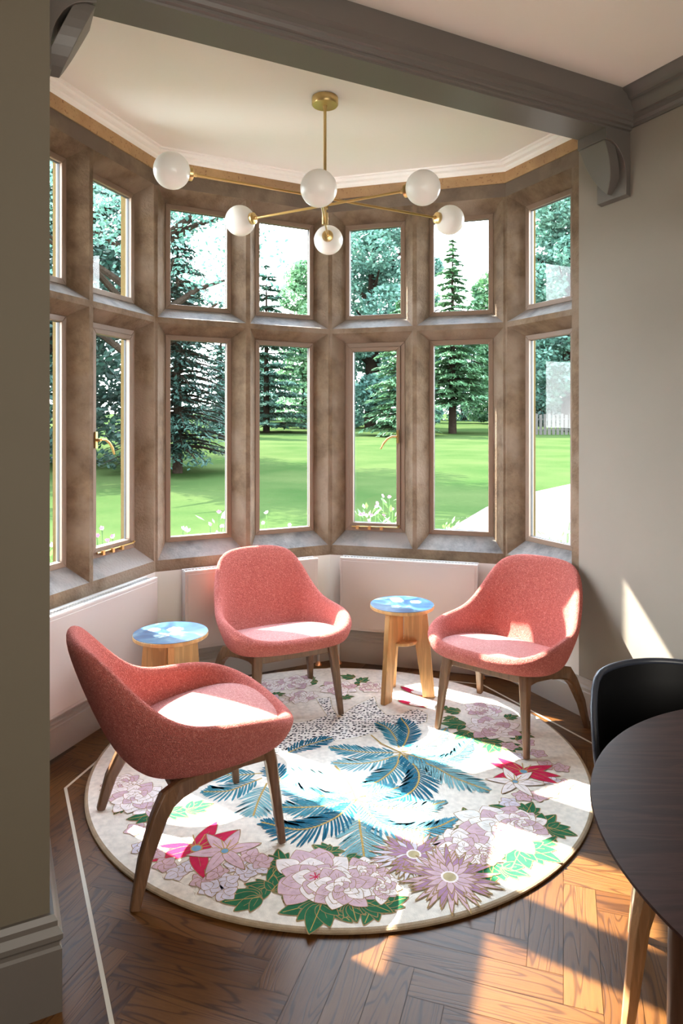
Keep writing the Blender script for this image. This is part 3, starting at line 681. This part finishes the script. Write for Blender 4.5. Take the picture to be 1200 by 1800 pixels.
x = mnx; rn = random.Random(4); zsp = nz()
while x < mxx:
    y = mny
    while y < mxy:
        p = Vector((x + rn.uniform(-.006, .006), y + rn.uniform(-.008, .008)))
        if inpoly(p, LP): blob(p, rn.uniform(.0062, .0090), 'black', rn.uniform(-.5, 1.2), rn.uniform(.45, .8), 7)
        lay[0] = zsp
        y += .0235
    x += .0165
stroke(LP + [LP[0]], .003, 'tan')
# palm fronds
fr_([(1010, 520), (880, 560), (760, 575), (620, 570)], 'pale', .085)
fr_([(1010, 510), (900, 510), (780, 505), (600, 480)], 'mid', .08)
fr_([(330, 520), (430, 478), (520, 450), (610, 425)], 'teal', .075)
fr_([(200, 630), (100, 640), (0, 640), (-110, 625)], 'mid', .08)
fr_([(200, 660), (100, 700), (0, 735), (-140, 740)], 'mid', .085)
fr_([(230, 690), (185, 780), (150, 880)], 'pale', .10)
fr_([(720, 650), (580, 655), (450, 640), (330, 615)], 'pale', .085)
fr_([(740, 735), (620, 765), (460, 750), (320, 690)], 'sky', .085)
fr_([(320, 690), (290, 640), (255, 590)], 'teal', .075)
fr_([(765, 850), (775, 950), (790, 1050), (802, 1150)], 'pale', .11)
fr_([(760, 780), (600, 818), (450, 832), (300, 830)], 'mid', .09)
fr_([(750, 790), (620, 900), (430, 962), (200, 920)], 'teal', .115)
fr_([(1005, 490), (985, 430), (940, 370), (870, 335)], 'mid', .075)
fr_([(1015, 495), (1050, 430), (1058, 370), (1015, 310)], 'teal', .075)
fr_([(1010, 515), (980, 600), (880, 680), (790, 700)], 'mid', .09)
fr_([(1010, 510), (1110, 610), (1110, 700), (1030, 770), (900, 800)], 'teal', .105)
fr_([(770, 770), (900, 745), (1000, 715)], 'sky', .07)
fr_([(760, 790), (900, 830), (1100, 838), (1270, 800)], 'pale', .075)
fr_([(760, 790), (900, 930), (1080, 965), (1220, 950), (1330, 900)], 'sky', .085)
frond([K3(*p) for p in ((30, 525), (200, 590), (330, 660), (530, 735))], 'pale', .10)
frond([K3(*p) for p in ((30, 515), (180, 552), (330, 530), (430, 430))], 'sky', .07)
frond([K3(*p) for p in ((20, 505), (120, 490), (230, 430), (280, 370))], 'pale', .06)
stroke([rp_(*K(*p)) for p in ((630, 590), (680, 650), (720, 710), (750, 790))], .009, 'gold'); stroke([rp_(*K(*p)) for p in ((840, 410), (900, 460), (1010, 510))], .008, 'gold')
# leaves and flowers
LC = [0]
def leaf(x, y, ang, ln=.11, col='green'):
    LC[0] += 1; base_(.0012 + .00005 * (LC[0] % 5))
    c = rp_(x, y); an = R(ang); d = Vector((math.cos(an), math.sin(an)))
    for k in range(5):
        t = (k - 2) * .55; l_ = ln * (1 - .22 * abs(k - 2)); petal(c, an + t, l_, l_ * .50, col, veins=1, w0=.25)
    stroke([c, c + d * ln * .9], .0028, 'gold')
FC = [0]
def nextf(): FC[0] += 1; base_(.0016 + .0004 * (FC[0] % 4))
def peony(x, y, r, cols=('lpink', 'pink', 'lpink'), core='red', seed=0):
    nextf()
    c = rp_(x, y); rn = random.Random(seed + int(x)); pass
    for ring__, (cnt, rad, l_) in enumerate(((9, .50, .62), (8, .30, .56), (6, .12, .46), (4, .0, .32))):
        off = rn.random() * 6
        for k in range(cnt):
            an = off + 2 * math.pi * k / cnt + rn.uniform(-.15, .15); p = c + Vector((math.cos(an), math.sin(an))) * r * rad * rn.uniform(.8, 1.15)
            petal(p, an + rn.uniform(-.35, .35), r * l_ * rn.uniform(.85, 1.15), r * l_ * rn.uniform(.75, 1.0), cols[(ring__ + k) % len(cols)], veins=2, w0=.4)
    if core:
        for k in range(7): an = k * .9; stroke([c, c + Vector((math.cos(an), math.sin(an))) * r * .16], .004, core)
def mum(x, y, r, c1, c2, core='tan', seed=1):
    nextf()
    c = rp_(x, y); rn = random.Random(seed)
    for cnt, l_ in ((26, 1.0), (22, .8), (18, .62), (14, .46)):
        for k in range(cnt):
            an = 2 * math.pi * (k + rn.random() * .6) / cnt; petal(c + Vector((math.cos(an), math.sin(an))) * r * .15, an, r * l_ * rn.uniform(.75, 1.0), r * .13, c1 if rn.random() < .6 else c2, w0=.3)
    blob(c, r * .20, 'lpink'); blob(c, r * .15, core)
def lily(x, y, r, col, angs, core='blue'):
    nextf()
    c = rp_(x, y)
    for an in angs:
        petal(c, R(an), r, r * .36, col, veins=1)
    for k in range(5): a_ = R(20 + 30 * k); stroke([c, c + Vector((math.cos(a_), math.sin(a_))) * r * .5], .004, 'gold')
    blob(c, r * .13, 'gold'); blob(c, r * .10, core)
def floret(x, y, r=.038, col='pink', seed=0):
    FC[0] += 1; base_(.0015 + .00005 * (FC[0] % 5))
    c = rp_(x, y); o = (x * 7 + y * 3) % 6.28
    for k in range(5): petal(c, o + k * 1.2566, r, r * .85, col, veins=1, w0=.3)
for a_ in ((470, 1560, 200, .10), (478, 1565, 60, .09), (500, 1582, 20, .07), (492, 1520, 100, .085), (488, 1525, 250, .08), (480, 1518, 170, .07), (455, 1578, 190, .12), (560, 1588, 200, .13), (565, 1590, 255, .13), (575, 1585, 310, .12), (600, 1575, 40, .12), (590, 1590, 350, .12),
           (618, 1590, 280, .08), (640, 1585, 330, .10), (655, 1592, 250, .09), (672, 1590, 20, .09), (578, 1497, 150, .07), (610, 1508, -30, .07), (575, 1497, 0, .06),
           (905, 1425, 160, .10), (925, 1430, 60, .09), (935, 1445, 330, .09), (950, 1450, 40, .10), (965, 1455, 330, .10), (955, 1465, 270, .08), (825, 1438, 100, .07), (820, 1455, 230, .07), (925, 1490, 320, .13), (915, 1495, 240, .13), (905, 1485, 180, .11), (935, 1480, 20, .11), (870, 1510, 120, .10), (868, 1520, 250, .11), (885, 1525, 330, .09), (845, 1510, 210, .06),
           (805, 1252, 150, .09), (800, 1262, 210, .08), (815, 1275, 170, .12), (825, 1288, 220, .11), (835, 1295, 300, .10), (850, 1300, 340, .10), (870, 1308, 240, .10), (885, 1310, 330, .10), (905, 1300, 60, .09), (890, 1262, 20, .07), (910, 1290, 330, .08), (780, 1248, 100, .07),
           (555, 1200, 170, .10), (570, 1205, 300, .08), (545, 1195, 110, .08), (620, 1192, 150, .09), (625, 1203, 0, .10), (632, 1198, 50, .08), (600, 1226, 10, .07), (455, 1222, 150, .07), (480, 1222, 20, .07), (270, 1432, 200, .10), (300, 1425, 330, .09), (330, 1422, 20, .10), (215, 1420, 250, .05)):
    leaf(*a_)
for x_, y_, r_ in ((478, 1205, .10), (520, 1200, .10), (595, 1210, .10), (470, 1235, .10), (530, 1225, .085), (440, 1210, .08), (650, 1208, .07), (850, 1248, .09), (865, 1280, .125), (215, 1380, .08), (238, 1402, .11), (275, 1412, .09)):
    peony(x_, y_, r_, ('lpink', 'lpink', 'pink'), None, 3)
for x_, y_ in ((895, 1312), (925, 1305), (905, 1330), (945, 1325), (960, 1345), (985, 1350), (968, 1372), (990, 1378), (895, 1412), (918, 1400), (945, 1400), (965, 1395), (238, 1458), (265, 1462), (250, 1490), (275, 1500), (290, 1520), (310, 1535), (340, 1520), (355, 1548), (380, 1535), (400, 1550), (415, 1520), (430, 1535), (440, 1505), (460, 1515), (370, 1562), (395, 1570), (455, 1525)):
    floret(x_, y_, .044, 'pink' if int(x_ + y_) % 3 else 'lilac')
peony(555, 1543, .142, ('pink', 'lpink', 'pink'), 'red', 1); peony(600, 1560, .10, ('pink', 'lpink'), None, 5); peony(880, 1455, .150, ('lpink', 'white', 'pink'), 'red', 2); peony(917, 1448, .09, ('lpink', 'pink'), None, 6)
peony(815, 1490, .105, ('lpink', 'pink'), None, 4); peony(858, 1505, .05, ('lpink', 'pink'), None, 8); peony(643, 1535, .085, ('pink', 'lpink'), None, 9); peony(668, 1560, .07, ('lpink', 'pink'), None, 10)
lily(395, 1497, .13, 'pink', (20, 75, 130, 190, 250, 310)); lily(905, 1375, .12, 'lpink', (170, 230, 290, 350, 40, 100))
lily(345, 1492, .17, 'red', (75, 40, 180, 205, 290)); lily(920, 1357, .15, 'red', (150, 125, 20, 345, 320, 200))
mum(727, 1503, .135, 'mauve', 'lilac', 'tan', 2); mum(790, 1543, .150, 'pink', 'mauve', 'tan', 5)
for p_, q_ in (((705, 1208), (750, 1228)), ((700, 1232), (748, 1245))):
    a_, b_ = rp_(*p_), rp_(*q_); d = b_ - a_; petal(a_, math.atan2(d.y, d.x), d.length, .04, 'red'); petal(a_ + d * .4, math.atan2(d.y, d.x) + .3, d.length * .6, .05, 'lpink')
ro = rug.build('rug', RM, recalc=False); tag(ro, 'round cream rug with teal fronds, a spotted cat and a border of pink flowers', 'rug')
for p in ro.data.polygons:
    p.use_smooth = False
bm = bmesh.new(); bm.from_mesh(ro.data)
for f in bm.faces:
    if f.calc_center_median().z > .0158 and f.normal.z < 0: f.normal_flip()
bm.to_mesh(ro.data); bm.free()

# ------------------------------------------------------------------ garden
def gz(y): return -.4 + .026 * max(0, y - 6)
MATS['table_walnut'].node_tree.nodes['Principled BSDF'].inputs['Specular IOR Level'].default_value = .1
m, nt, b = nm('lawn_green', (.13, .28, .05), .9); co = coords(nt)
n1 = N(nt, 'ShaderNodeTexNoise', Scale=.35, Detail=8.0); n2 = N(nt, 'ShaderNodeTexNoise', Scale=14.0, Detail=4.0); L(nt, co, n1.inputs[0]); L(nt, co, n2.inputs[0])
c = ramp(nt, n1.outputs[0], [(.3, (.018, .034, .010)), (.7, (.034, .046, .016))]); c = mix(nt, .3, c, n2.outputs[0], 'MULTIPLY'); L(nt, c, b.inputs['Base Color']); b.inputs['Specular IOR Level'].default_value = 0
mottled('gravel', (.085, .07, .058), (.15, .125, .108), 26, .95, .8, .03, 10, pits=(.035, .03, .028))
mottled('bark', (.010, .007, .005), (.02, .015, .011), 5, .95, .6, .05)
MATS['gravel'].node_tree.nodes['Principled BSDF'].inputs['Specular IOR Level'].default_value = 0
for k_ in ('bark', 'stone_out'): MATS[k_].node_tree.nodes['Principled BSDF'].inputs['Specular IOR Level'].default_value = 0
mottled('soil', (.07, .05, .035), (.12, .085, .06), 6, .95, .6, .03)
mottled('field', (.09, .07, .05), (.11, .085, .06), .1, .95, .1, .01)
def leafmat(name, c1, c2, sc=.6):
    m, nt, b = nm(name, c1, .6); co = coords(nt)
    n1 = N(nt, 'ShaderNodeTexNoise', Scale=sc, Detail=5.0); L(nt, co, n1.inputs[0]); c1 = tuple(q * .85 for q in c1); c2 = tuple(q * .85 for q in c2); c = ramp(nt, n1.outputs[0], [(.35, c1), (.65, c2)]); L(nt, c, b.inputs['Base Color'])
    tl = N(nt, 'ShaderNodeBsdfTranslucent'); L(nt, c, tl.inputs[0]); mx = N(nt, 'ShaderNodeMixShader'); mx.inputs[0].default_value = .4
    L(nt, b.outputs[0], mx.inputs[1]); L(nt, tl.outputs[0], mx.inputs[2]); L(nt, mx.outputs[0], nt.nodes['Material Output'].inputs[0])
leafmat('leaf_broad', (.03, .095, .04), (.075, .17, .06)); leafmat('leaf_dark', (.014, .05, .034), (.032, .085, .05)); leafmat('leaf_blue', (.038, .105, .082), (.075, .175, .125))
leafmat('leaf_bright', (.05, .135, .06), (.10, .21, .09)); leafmat('leaf_yew', (.010, .036, .026), (.022, .06, .04))
leafmat('petal_pink', (.27, .07, .15), (.36, .17, .24), 20); leafmat('petal_white', (.34, .26, .29), (.38, .33, .33), 20); leafmat('leaf_plant', (.05, .15, .035), (.13, .25, .05), 8)
lw = MB(); ys = [2.0, 3.5, 6, 10, 20, 40, 70, 110, 160]
for y0, y1 in zip(ys, ys[1:]): lw.poly([(-120, y0, gz(y0)), (150, y0, gz(y0)), (150, y1, gz(y1)), (-120, y1, gz(y1))], 0)
lo_ = lw.build('lawn', 'lawn_green', recalc=False); lo_['kind'] = 'structure'
gp = MB()
pl = [(1.5, 10.8), (1.83, 11.5), (2.95, 13.9), (4.4, 16.1), (6.06, 18.0), (9, 20.5), (16, 24), (40, 33)]
lower = [(3.0, 4.6), (3.6, 5.6), (4.4, 6.5), (5.5, 7.5), (7.0, 8.5), (10, 9.5), (18, 11), (42, 14)]
for i in range(len(pl) - 1): gp.add([(*pl[i], gz(pl[i][1]) + .02), (*pl[i + 1], gz(pl[i + 1][1]) + .02), (*lower[i + 1], gz(lower[i + 1][1]) + .02), (*lower[i], gz(lower[i][1]) + .02)], [(0, 1, 2, 3)])
go = gp.build('gravel_path', 'gravel', recalc=False); go['kind'] = 'structure'
fd = MB(); fd.poly([(-120, 158, 3.4), (150, 158, 3.4), (180, 330, 9), (-160, 330, 9)]); f_ = fd.build('distant_field', 'field', recalc=False); f_['kind'] = 'structure'

def limbs(mb, base, h, r, spread, rn, n=12):
    mb.tube([base + Vector((0, 0, -.2)), base + Vector((rn.uniform(-.1, .1), 0, h * .35)), base + Vector((rn.uniform(-.3, .3), 0, h * .8))], [r * 1.15, r * .8, r * .25], 10)
    for k in range(n):
        an = k * 2.4; z0 = h * rn.uniform(.22, .7); ln = spread * rn.uniform(.5, .95)
        p0 = base + Vector((0, 0, z0)); p1 = p0 + Vector((math.cos(an) * ln * .5, math.sin(an) * ln * .5, ln * .35)); p2 = p0 + Vector((math.cos(an) * ln, math.sin(an) * ln, ln * .55))
        mb.tube([p0, p1, p2], [r * .4, r * .22, r * .08], 6)
def quad(vs, fs, p, s_, rn, flatn=None):
    a_ = Vector((rn.gauss(0, 1), rn.gauss(0, 1), rn.gauss(0, 1) * .6)).normalized(); b_ = a_.cross(Vector((rn.gauss(0, 1), rn.gauss(0, 1), rn.gauss(0, 1)))).normalized()
    o = len(vs); vs += [p - a_ * s_, p - b_ * s_ * .55 , p + a_ * s_, p + b_ * s_ * .55]; fs.append((o, o + 1, o + 2, o + 3))
def broadleaf(x, y, h, rad, mat, label, n=6000, ls=.28, low=.18, seed=1, name='broadleaf_tree', lob=16, group=None):
    rn = random.Random(seed); base = Vector((x, y, gz(y))); root = empty(name, base); tag(root, label, 'tree', group)
    mb = MB(); limbs(mb, Vector((0, 0, 0)), h, max(.18, h * .028), rad, rn, 14); mb.build('trunk', 'bark', root, smooth=True)
    n = int(n * 1.5); ls *= .8; lobes = []
    for k in range(lob):
        an = k * 2.399; t = (k + .5) / lob; zz = h * (low + (1 - low) * t) ; rr_ = rad * math.sqrt(max(.05, 1 - (2 * t - .85) ** 2 * .85)) * rn.uniform(.35, .75)
        lobes.append((Vector((math.cos(an) * rr_, math.sin(an) * rr_, min(zz, h - rad * .28))), rad * rn.uniform(.32, .48)))
    vs = []; fs = []
    for k in range(n):
        c, r_ = rn.choice(lobes); v = Vector((rn.gauss(0, 1), rn.gauss(0, 1), rn.gauss(0, 1))).normalized(); q = c + v * r_ * rn.uniform(.55, 1.08)
        q.z = c.z + v.z * r_ * .8; quad(vs, fs, q, ls * rn.uniform(.6, 1.2), rn)
    me_ = bpy.data.meshes.new('crown'); me_.from_pydata(vs, [], fs); me_.materials.append(MATS[mat]); o = bpy.data.objects.new('crown', me_); COL.objects.link(o); o.parent = root
    return root
def conifer(x, y, h, rad, mat, label, seed=1, low=.08, tiers=26, ls=.22, dens=1.0, power=.9, droop=.25, name='cedar_tree'):
    rn = random.Random(seed); base = Vector((x, y, gz(y))); root = empty(name, base); tag(root, label, 'tree')
    tk = MB(); tk.tube([Vector((0, 0, -.2)), Vector((0, 0, h * .5)), Vector((0, 0, h * .98))], [h * .022, h * .013, .03], 10)
    vs = []; fs = []
    for t_ in range(tiers):
        t = t_ / (tiers - 1); z = h * (low + (1 - low) * t); rr_ = rad * (1 - t) ** power + .25; nb_ = max(4, int(9 * (1 - t * .4)))
        for k in range(nb_):
            an = k * 2 * math.pi / nb_ + t_ * 1.3 + rn.uniform(-.25, .25); ln = rr_ * rn.uniform(.65, 1.1); dx, dy = math.cos(an), math.sin(an); zj = z + rn.uniform(-.2, .2)
            pts = [Vector((dx * ln * f, dy * ln * f, zj + ln * (.10 * f - droop * f * f))) for f in (0, .35, .7, 1)]
            tk.tube(pts, [.05, .04, .02, .01], 5)
            m_ = int(ln * 16 * dens) + 6
            for j in range(m_):
                f = rn.uniform(.18, 1.03); wdt = ln * .22 * (1.15 - abs(f - .55)); off = rn.uniform(-wdt, wdt)
                q = Vector((dx * ln * f - dy * off, dy * ln * f + dx * off, zj + ln * (.10 * f - droop * f * f) - abs(off) * .25 + rn.uniform(-.08, .05)))
                aa = Vector((dx + rn.uniform(-.8, .8), dy + rn.uniform(-.8, .8), rn.uniform(-.5, .1))).normalized(); bb = aa.cross(Vector((0, 0, 1))).normalized(); s_ = ls * rn.uniform(.6, 1.3)
                o = len(vs); vs += [q - aa * s_, q - bb * s_ * .35, q + aa * s_, q + bb * s_ * .35]; fs.append((o, o + 1, o + 2, o + 3))
    tk.build('trunk', 'bark', root, smooth=True)
    me_ = bpy.data.meshes.new('foliage'); me_.from_pydata(vs, [], fs); me_.materials.append(MATS[mat]); o = bpy.data.objects.new('foliage', me_); COL.objects.link(o); o.parent = root
    return root
def gx(px, Y): return (px - 600) / 1200 * Y
# middle distance and far trees, from left to right
broadleaf(gx(120, 24), 24, 15.5, 4.8, 'leaf_yew', 'tall dark tree beyond the leftmost windows, its lower half in deep shade', 30000, .17, .03, 11, 'broadleaf_tree', 26)
broadleaf(gx(-80, 30), 30, 17, 6.0, 'leaf_broad', 'big leafy tree at the far left seen through the leftmost panes', 14000, .22, .1, 12)
conifer(gx(312, 21), 21, 7.4, 1.9, 'leaf_yew', 'dark bushy yew with low drooping branches left of the middle windows', 13, .10, 30, .10, 4.5, .55, .3, 'yew_tree')
broadleaf(gx(262, 17.5), 17.5, 11.5, 3.9, 'leaf_blue', 'tree whose open leafy branches fill the upper pane of the second window', 6500, .095, .50, 14, 'broadleaf_tree', 18)
conifer(gx(388, 44), 44, 8.6, 2.0, 'leaf_blue', 'pale conifer between the dark yew and the layered cedar', 15, .06, 26, .18, 2.2)
conifer(gx(468, 52), 52, 12.5, 4.2, 'leaf_dark', 'layered blue-green cedar seen through the left pane of the middle windows', 16, .05, 17, .22, 4.0, .7, .12)
broadleaf(gx(440, 92), 92, 8.5, 6.5, 'leaf_dark', 'low dark trees on the skyline behind the layered cedar', 8000, .36, .0, 33)
broadleaf(gx(537, 60), 60, 14.6, 3.5, 'leaf_bright', 'light green tree on the lawn edge right of the layered cedar', 11000, .24, .03, 17)
broadleaf(gx(655, 62), 62, 25, 5.6, 'leaf_blue', 'large round blue-green tree behind the casement with the brass handle', 26000, .30, .03, 18, 'broadleaf_tree', 26)
broadleaf(gx(585, 82), 82, 10, 4.0, 'leaf_dark', 'dark tree low on the skyline behind the centre mullion', 6000, .35, .02, 19)
conifer(gx(703, 46), 46, 9.0, 2.6, 'leaf_bright', 'pale spreading cedar at the right side of the casement window', 20, .07, 22, .18, 4.0, .8, .22)
conifer(gx(795, 50), 50, 14.0, 3.7, 'leaf_bright', 'tall narrow-topped cedar standing alone on the lawn with a bare trunk', 21, .17, 26, .20, 5.0, .95, .2)
broadleaf(gx(738, 80), 80, 21.5, 3.4, 'leaf_blue', 'dark tree behind the lone cedar on its left', 9000, .34, .02, 22)
broadleaf(gx(872, 76), 76, 16.5, 4.6, 'leaf_broad', 'rounded tree behind the lone cedar on its right', 12000, .34, .02, 23)
broadleaf(gx(1000, 53), 53, 20.5, 4.6, 'leaf_blue', 'large spreading tree seen through the rightmost window', 24000, .28, .12, 24, 'broadleaf_tree', 26)
broadleaf(gx(955, 68), 68, 9.5, 4.0, 'leaf_yew', 'dark low trees in the shade behind the rightmost window', 9000, .32, .0, 25)
broadleaf(gx(815, 92), 92, 13.5, 7.5, 'leaf_dark', 'low dark tree on the skyline behind the lone cedar', 7000, .36, .0, 31)
broadleaf(gx(1130, 64), 64, 20, 5.0, 'leaf_dark', 'broad dark tree beyond the right edge of the windows', 8000, .4, .03, 26)
# trees standing out of sight to the left throw their shade over the lawn
broadleaf(-22, 27, 14, 3.9, 'leaf_broad', 'leafy tree on the lawn beyond the left pier', 6000, .3, .2, 27)
broadleaf(-13.5, 17.5, 8.5, 2.6, 'leaf_broad', 'smaller leafy tree standing close in on the left lawn', 4500, .25, .25, 28)
# paling fence at the wood's edge
fc = empty('paling_fence', (gx(985, 48), 48, gz(48))); tag(fc, 'grey wooden paling fence at the edge of the wood behind the right lawn', 'fence')
mb = MB()
for k in range(26): mb.box((-3.8 + k * .3, 0, .7 + .05 * math.sin(k * 2.1)), (.2, .04, 1.5))
mottled('old_wood', (.016, .014, .011), (.03, .026, .02), 3, .9, .3, .01)
mb.build('palings', 'old_wood', fc)
for q in (.35, 1.1): mb = MB(); mb.box((-.05, .05, q), (7.8, .05, .09)); mb.build('rail', 'old_wood', fc)
# planting bed and flowers against the bay
bed = MB(); bp = [(-3.4, 3.6), (-2.2, 5.2), (-.6, 6.6), (1.0, 6.5), (2.3, 5.8), (2.1, 4.7), (.9, 4.6), (-.1, 4.9), (-1.3, 4.4), (-2.0, 3.4)]
bed.prism(bp, -.46, -.37); bo = bed.build('flower_bed', 'soil'); bo['kind'] = 'structure'
def plant(x, y, h, n, label, seed, pm='petal_pink', spread=.18, leafy=40, name='flowering_plant', group='pink anemones outside the bay'):
    rn = random.Random(seed); root = empty(name, (x, y, -.37)); tag(root, label, 'plant', group); st_ = MB(); hd = MB(); lf = MB()
    for k in range(n):
        an = rn.uniform(0, 6.28); r_ = spread * rn.uniform(.2, 1); hh = h * rn.uniform(.82, 1.0); tip = Vector((math.cos(an) * r_, math.sin(an) * r_, hh))
        st_.tube([Vector((0, 0, 0)), tip * .5 + Vector((0, 0, hh * .08)), tip], .0035, 5)
        nor = Vector((rn.gauss(0, .5), -.8, .7)).normalized(); a_ = nor.orthogonal().normalized(); b_ = nor.cross(a_)
        for j in range(6):
            t = j * 1.047 + rn.random() * .3; d = a_ * math.cos(t) + b_ * math.sin(t); s_ = d.cross(nor); l_ = .019 * rn.uniform(.8, 1.1)
            hd.poly([tip, tip + d * l_ * .6 + s_ * l_ * .42 + nor * .003, tip + d * l_ + nor * .006, tip + d * l_ * .6 - s_ * l_ * .42 + nor * .003])
    for k in range(leafy):
        an = rn.uniform(0, 6.28); r_ = spread * rn.uniform(.1, 1.1); z_ = h * rn.uniform(.45, .96); p = Vector((math.cos(an) * r_, math.sin(an) * r_, z_)); d = Vector((math.cos(an), math.sin(an), rn.uniform(.2, 1.2))).normalized(); s_ = d.cross(Vector((0, 0, 1))).normalized(); l_ = rn.uniform(.05, .11)
        lf.poly([p, p + d * l_ * .5 + s_ * l_ * .16, p + d * l_, p + d * l_ * .5 - s_ * l_ * .16])
    st_.build('stem', 'leaf_plant', root, recalc=False); hd.build('blossom', pm, root, recalc=False)
    if leafy: lf.build('foliage', 'leaf_plant', root, recalc=False)
def pz(px, py, Y): return gx(px, Y), EYE - (py - HOR) / 1200 * Y + .37
for px, py, Y, n, lab, sd_, pm, spd, lf_ in (
        (645, 880, 5.25, 7, 'pink flowers with leafy stems at the foot of the casement window', 1, 'petal_pink', .13, 70),
        (686, 868, 5.6, 8, 'tall pink flowers on the right side of the casement window foot', 2, 'petal_pink', .11, 80),
        (385, 893, 5.0, 7, 'pink anemones at the lower right of the second window', 3, 'petal_pink', .12, 24),
        (322, 922, 5.0, 8, 'pale blossoms at the lower left corner of the second window', 4, 'petal_white', .12, 16),
        (465, 898, 5.1, 4, 'thin flower stems at the lower left of the third window', 5, 'petal_white', .10, 4),
        (508, 896, 5.2, 2, 'single pale daisy-like flower at the foot of the third window', 6, 'petal_white', .02, 0),
        (190, 930, 4.3, 10, 'pink blossoms outside the sill of the left casement', 7, 'petal_pink', .12, 20),
        (85, 955, 3.9, 9, 'white flowering stems outside the leftmost window', 8, 'petal_white', .13, 40),
        (985, 915, 5.6, 5, 'lavender-like green shoots outside the rightmost window', 9, 'petal_white', .22, 90),
        (775, 915, 6.2, 0, 'low green leaves outside the window right of the casement', 10, 'petal_white', .2, 120)):
    x_, h_ = pz(px, py, Y); plant(x_, Y, h_, max(n, 1), lab, sd_, pm, spd, lf_)
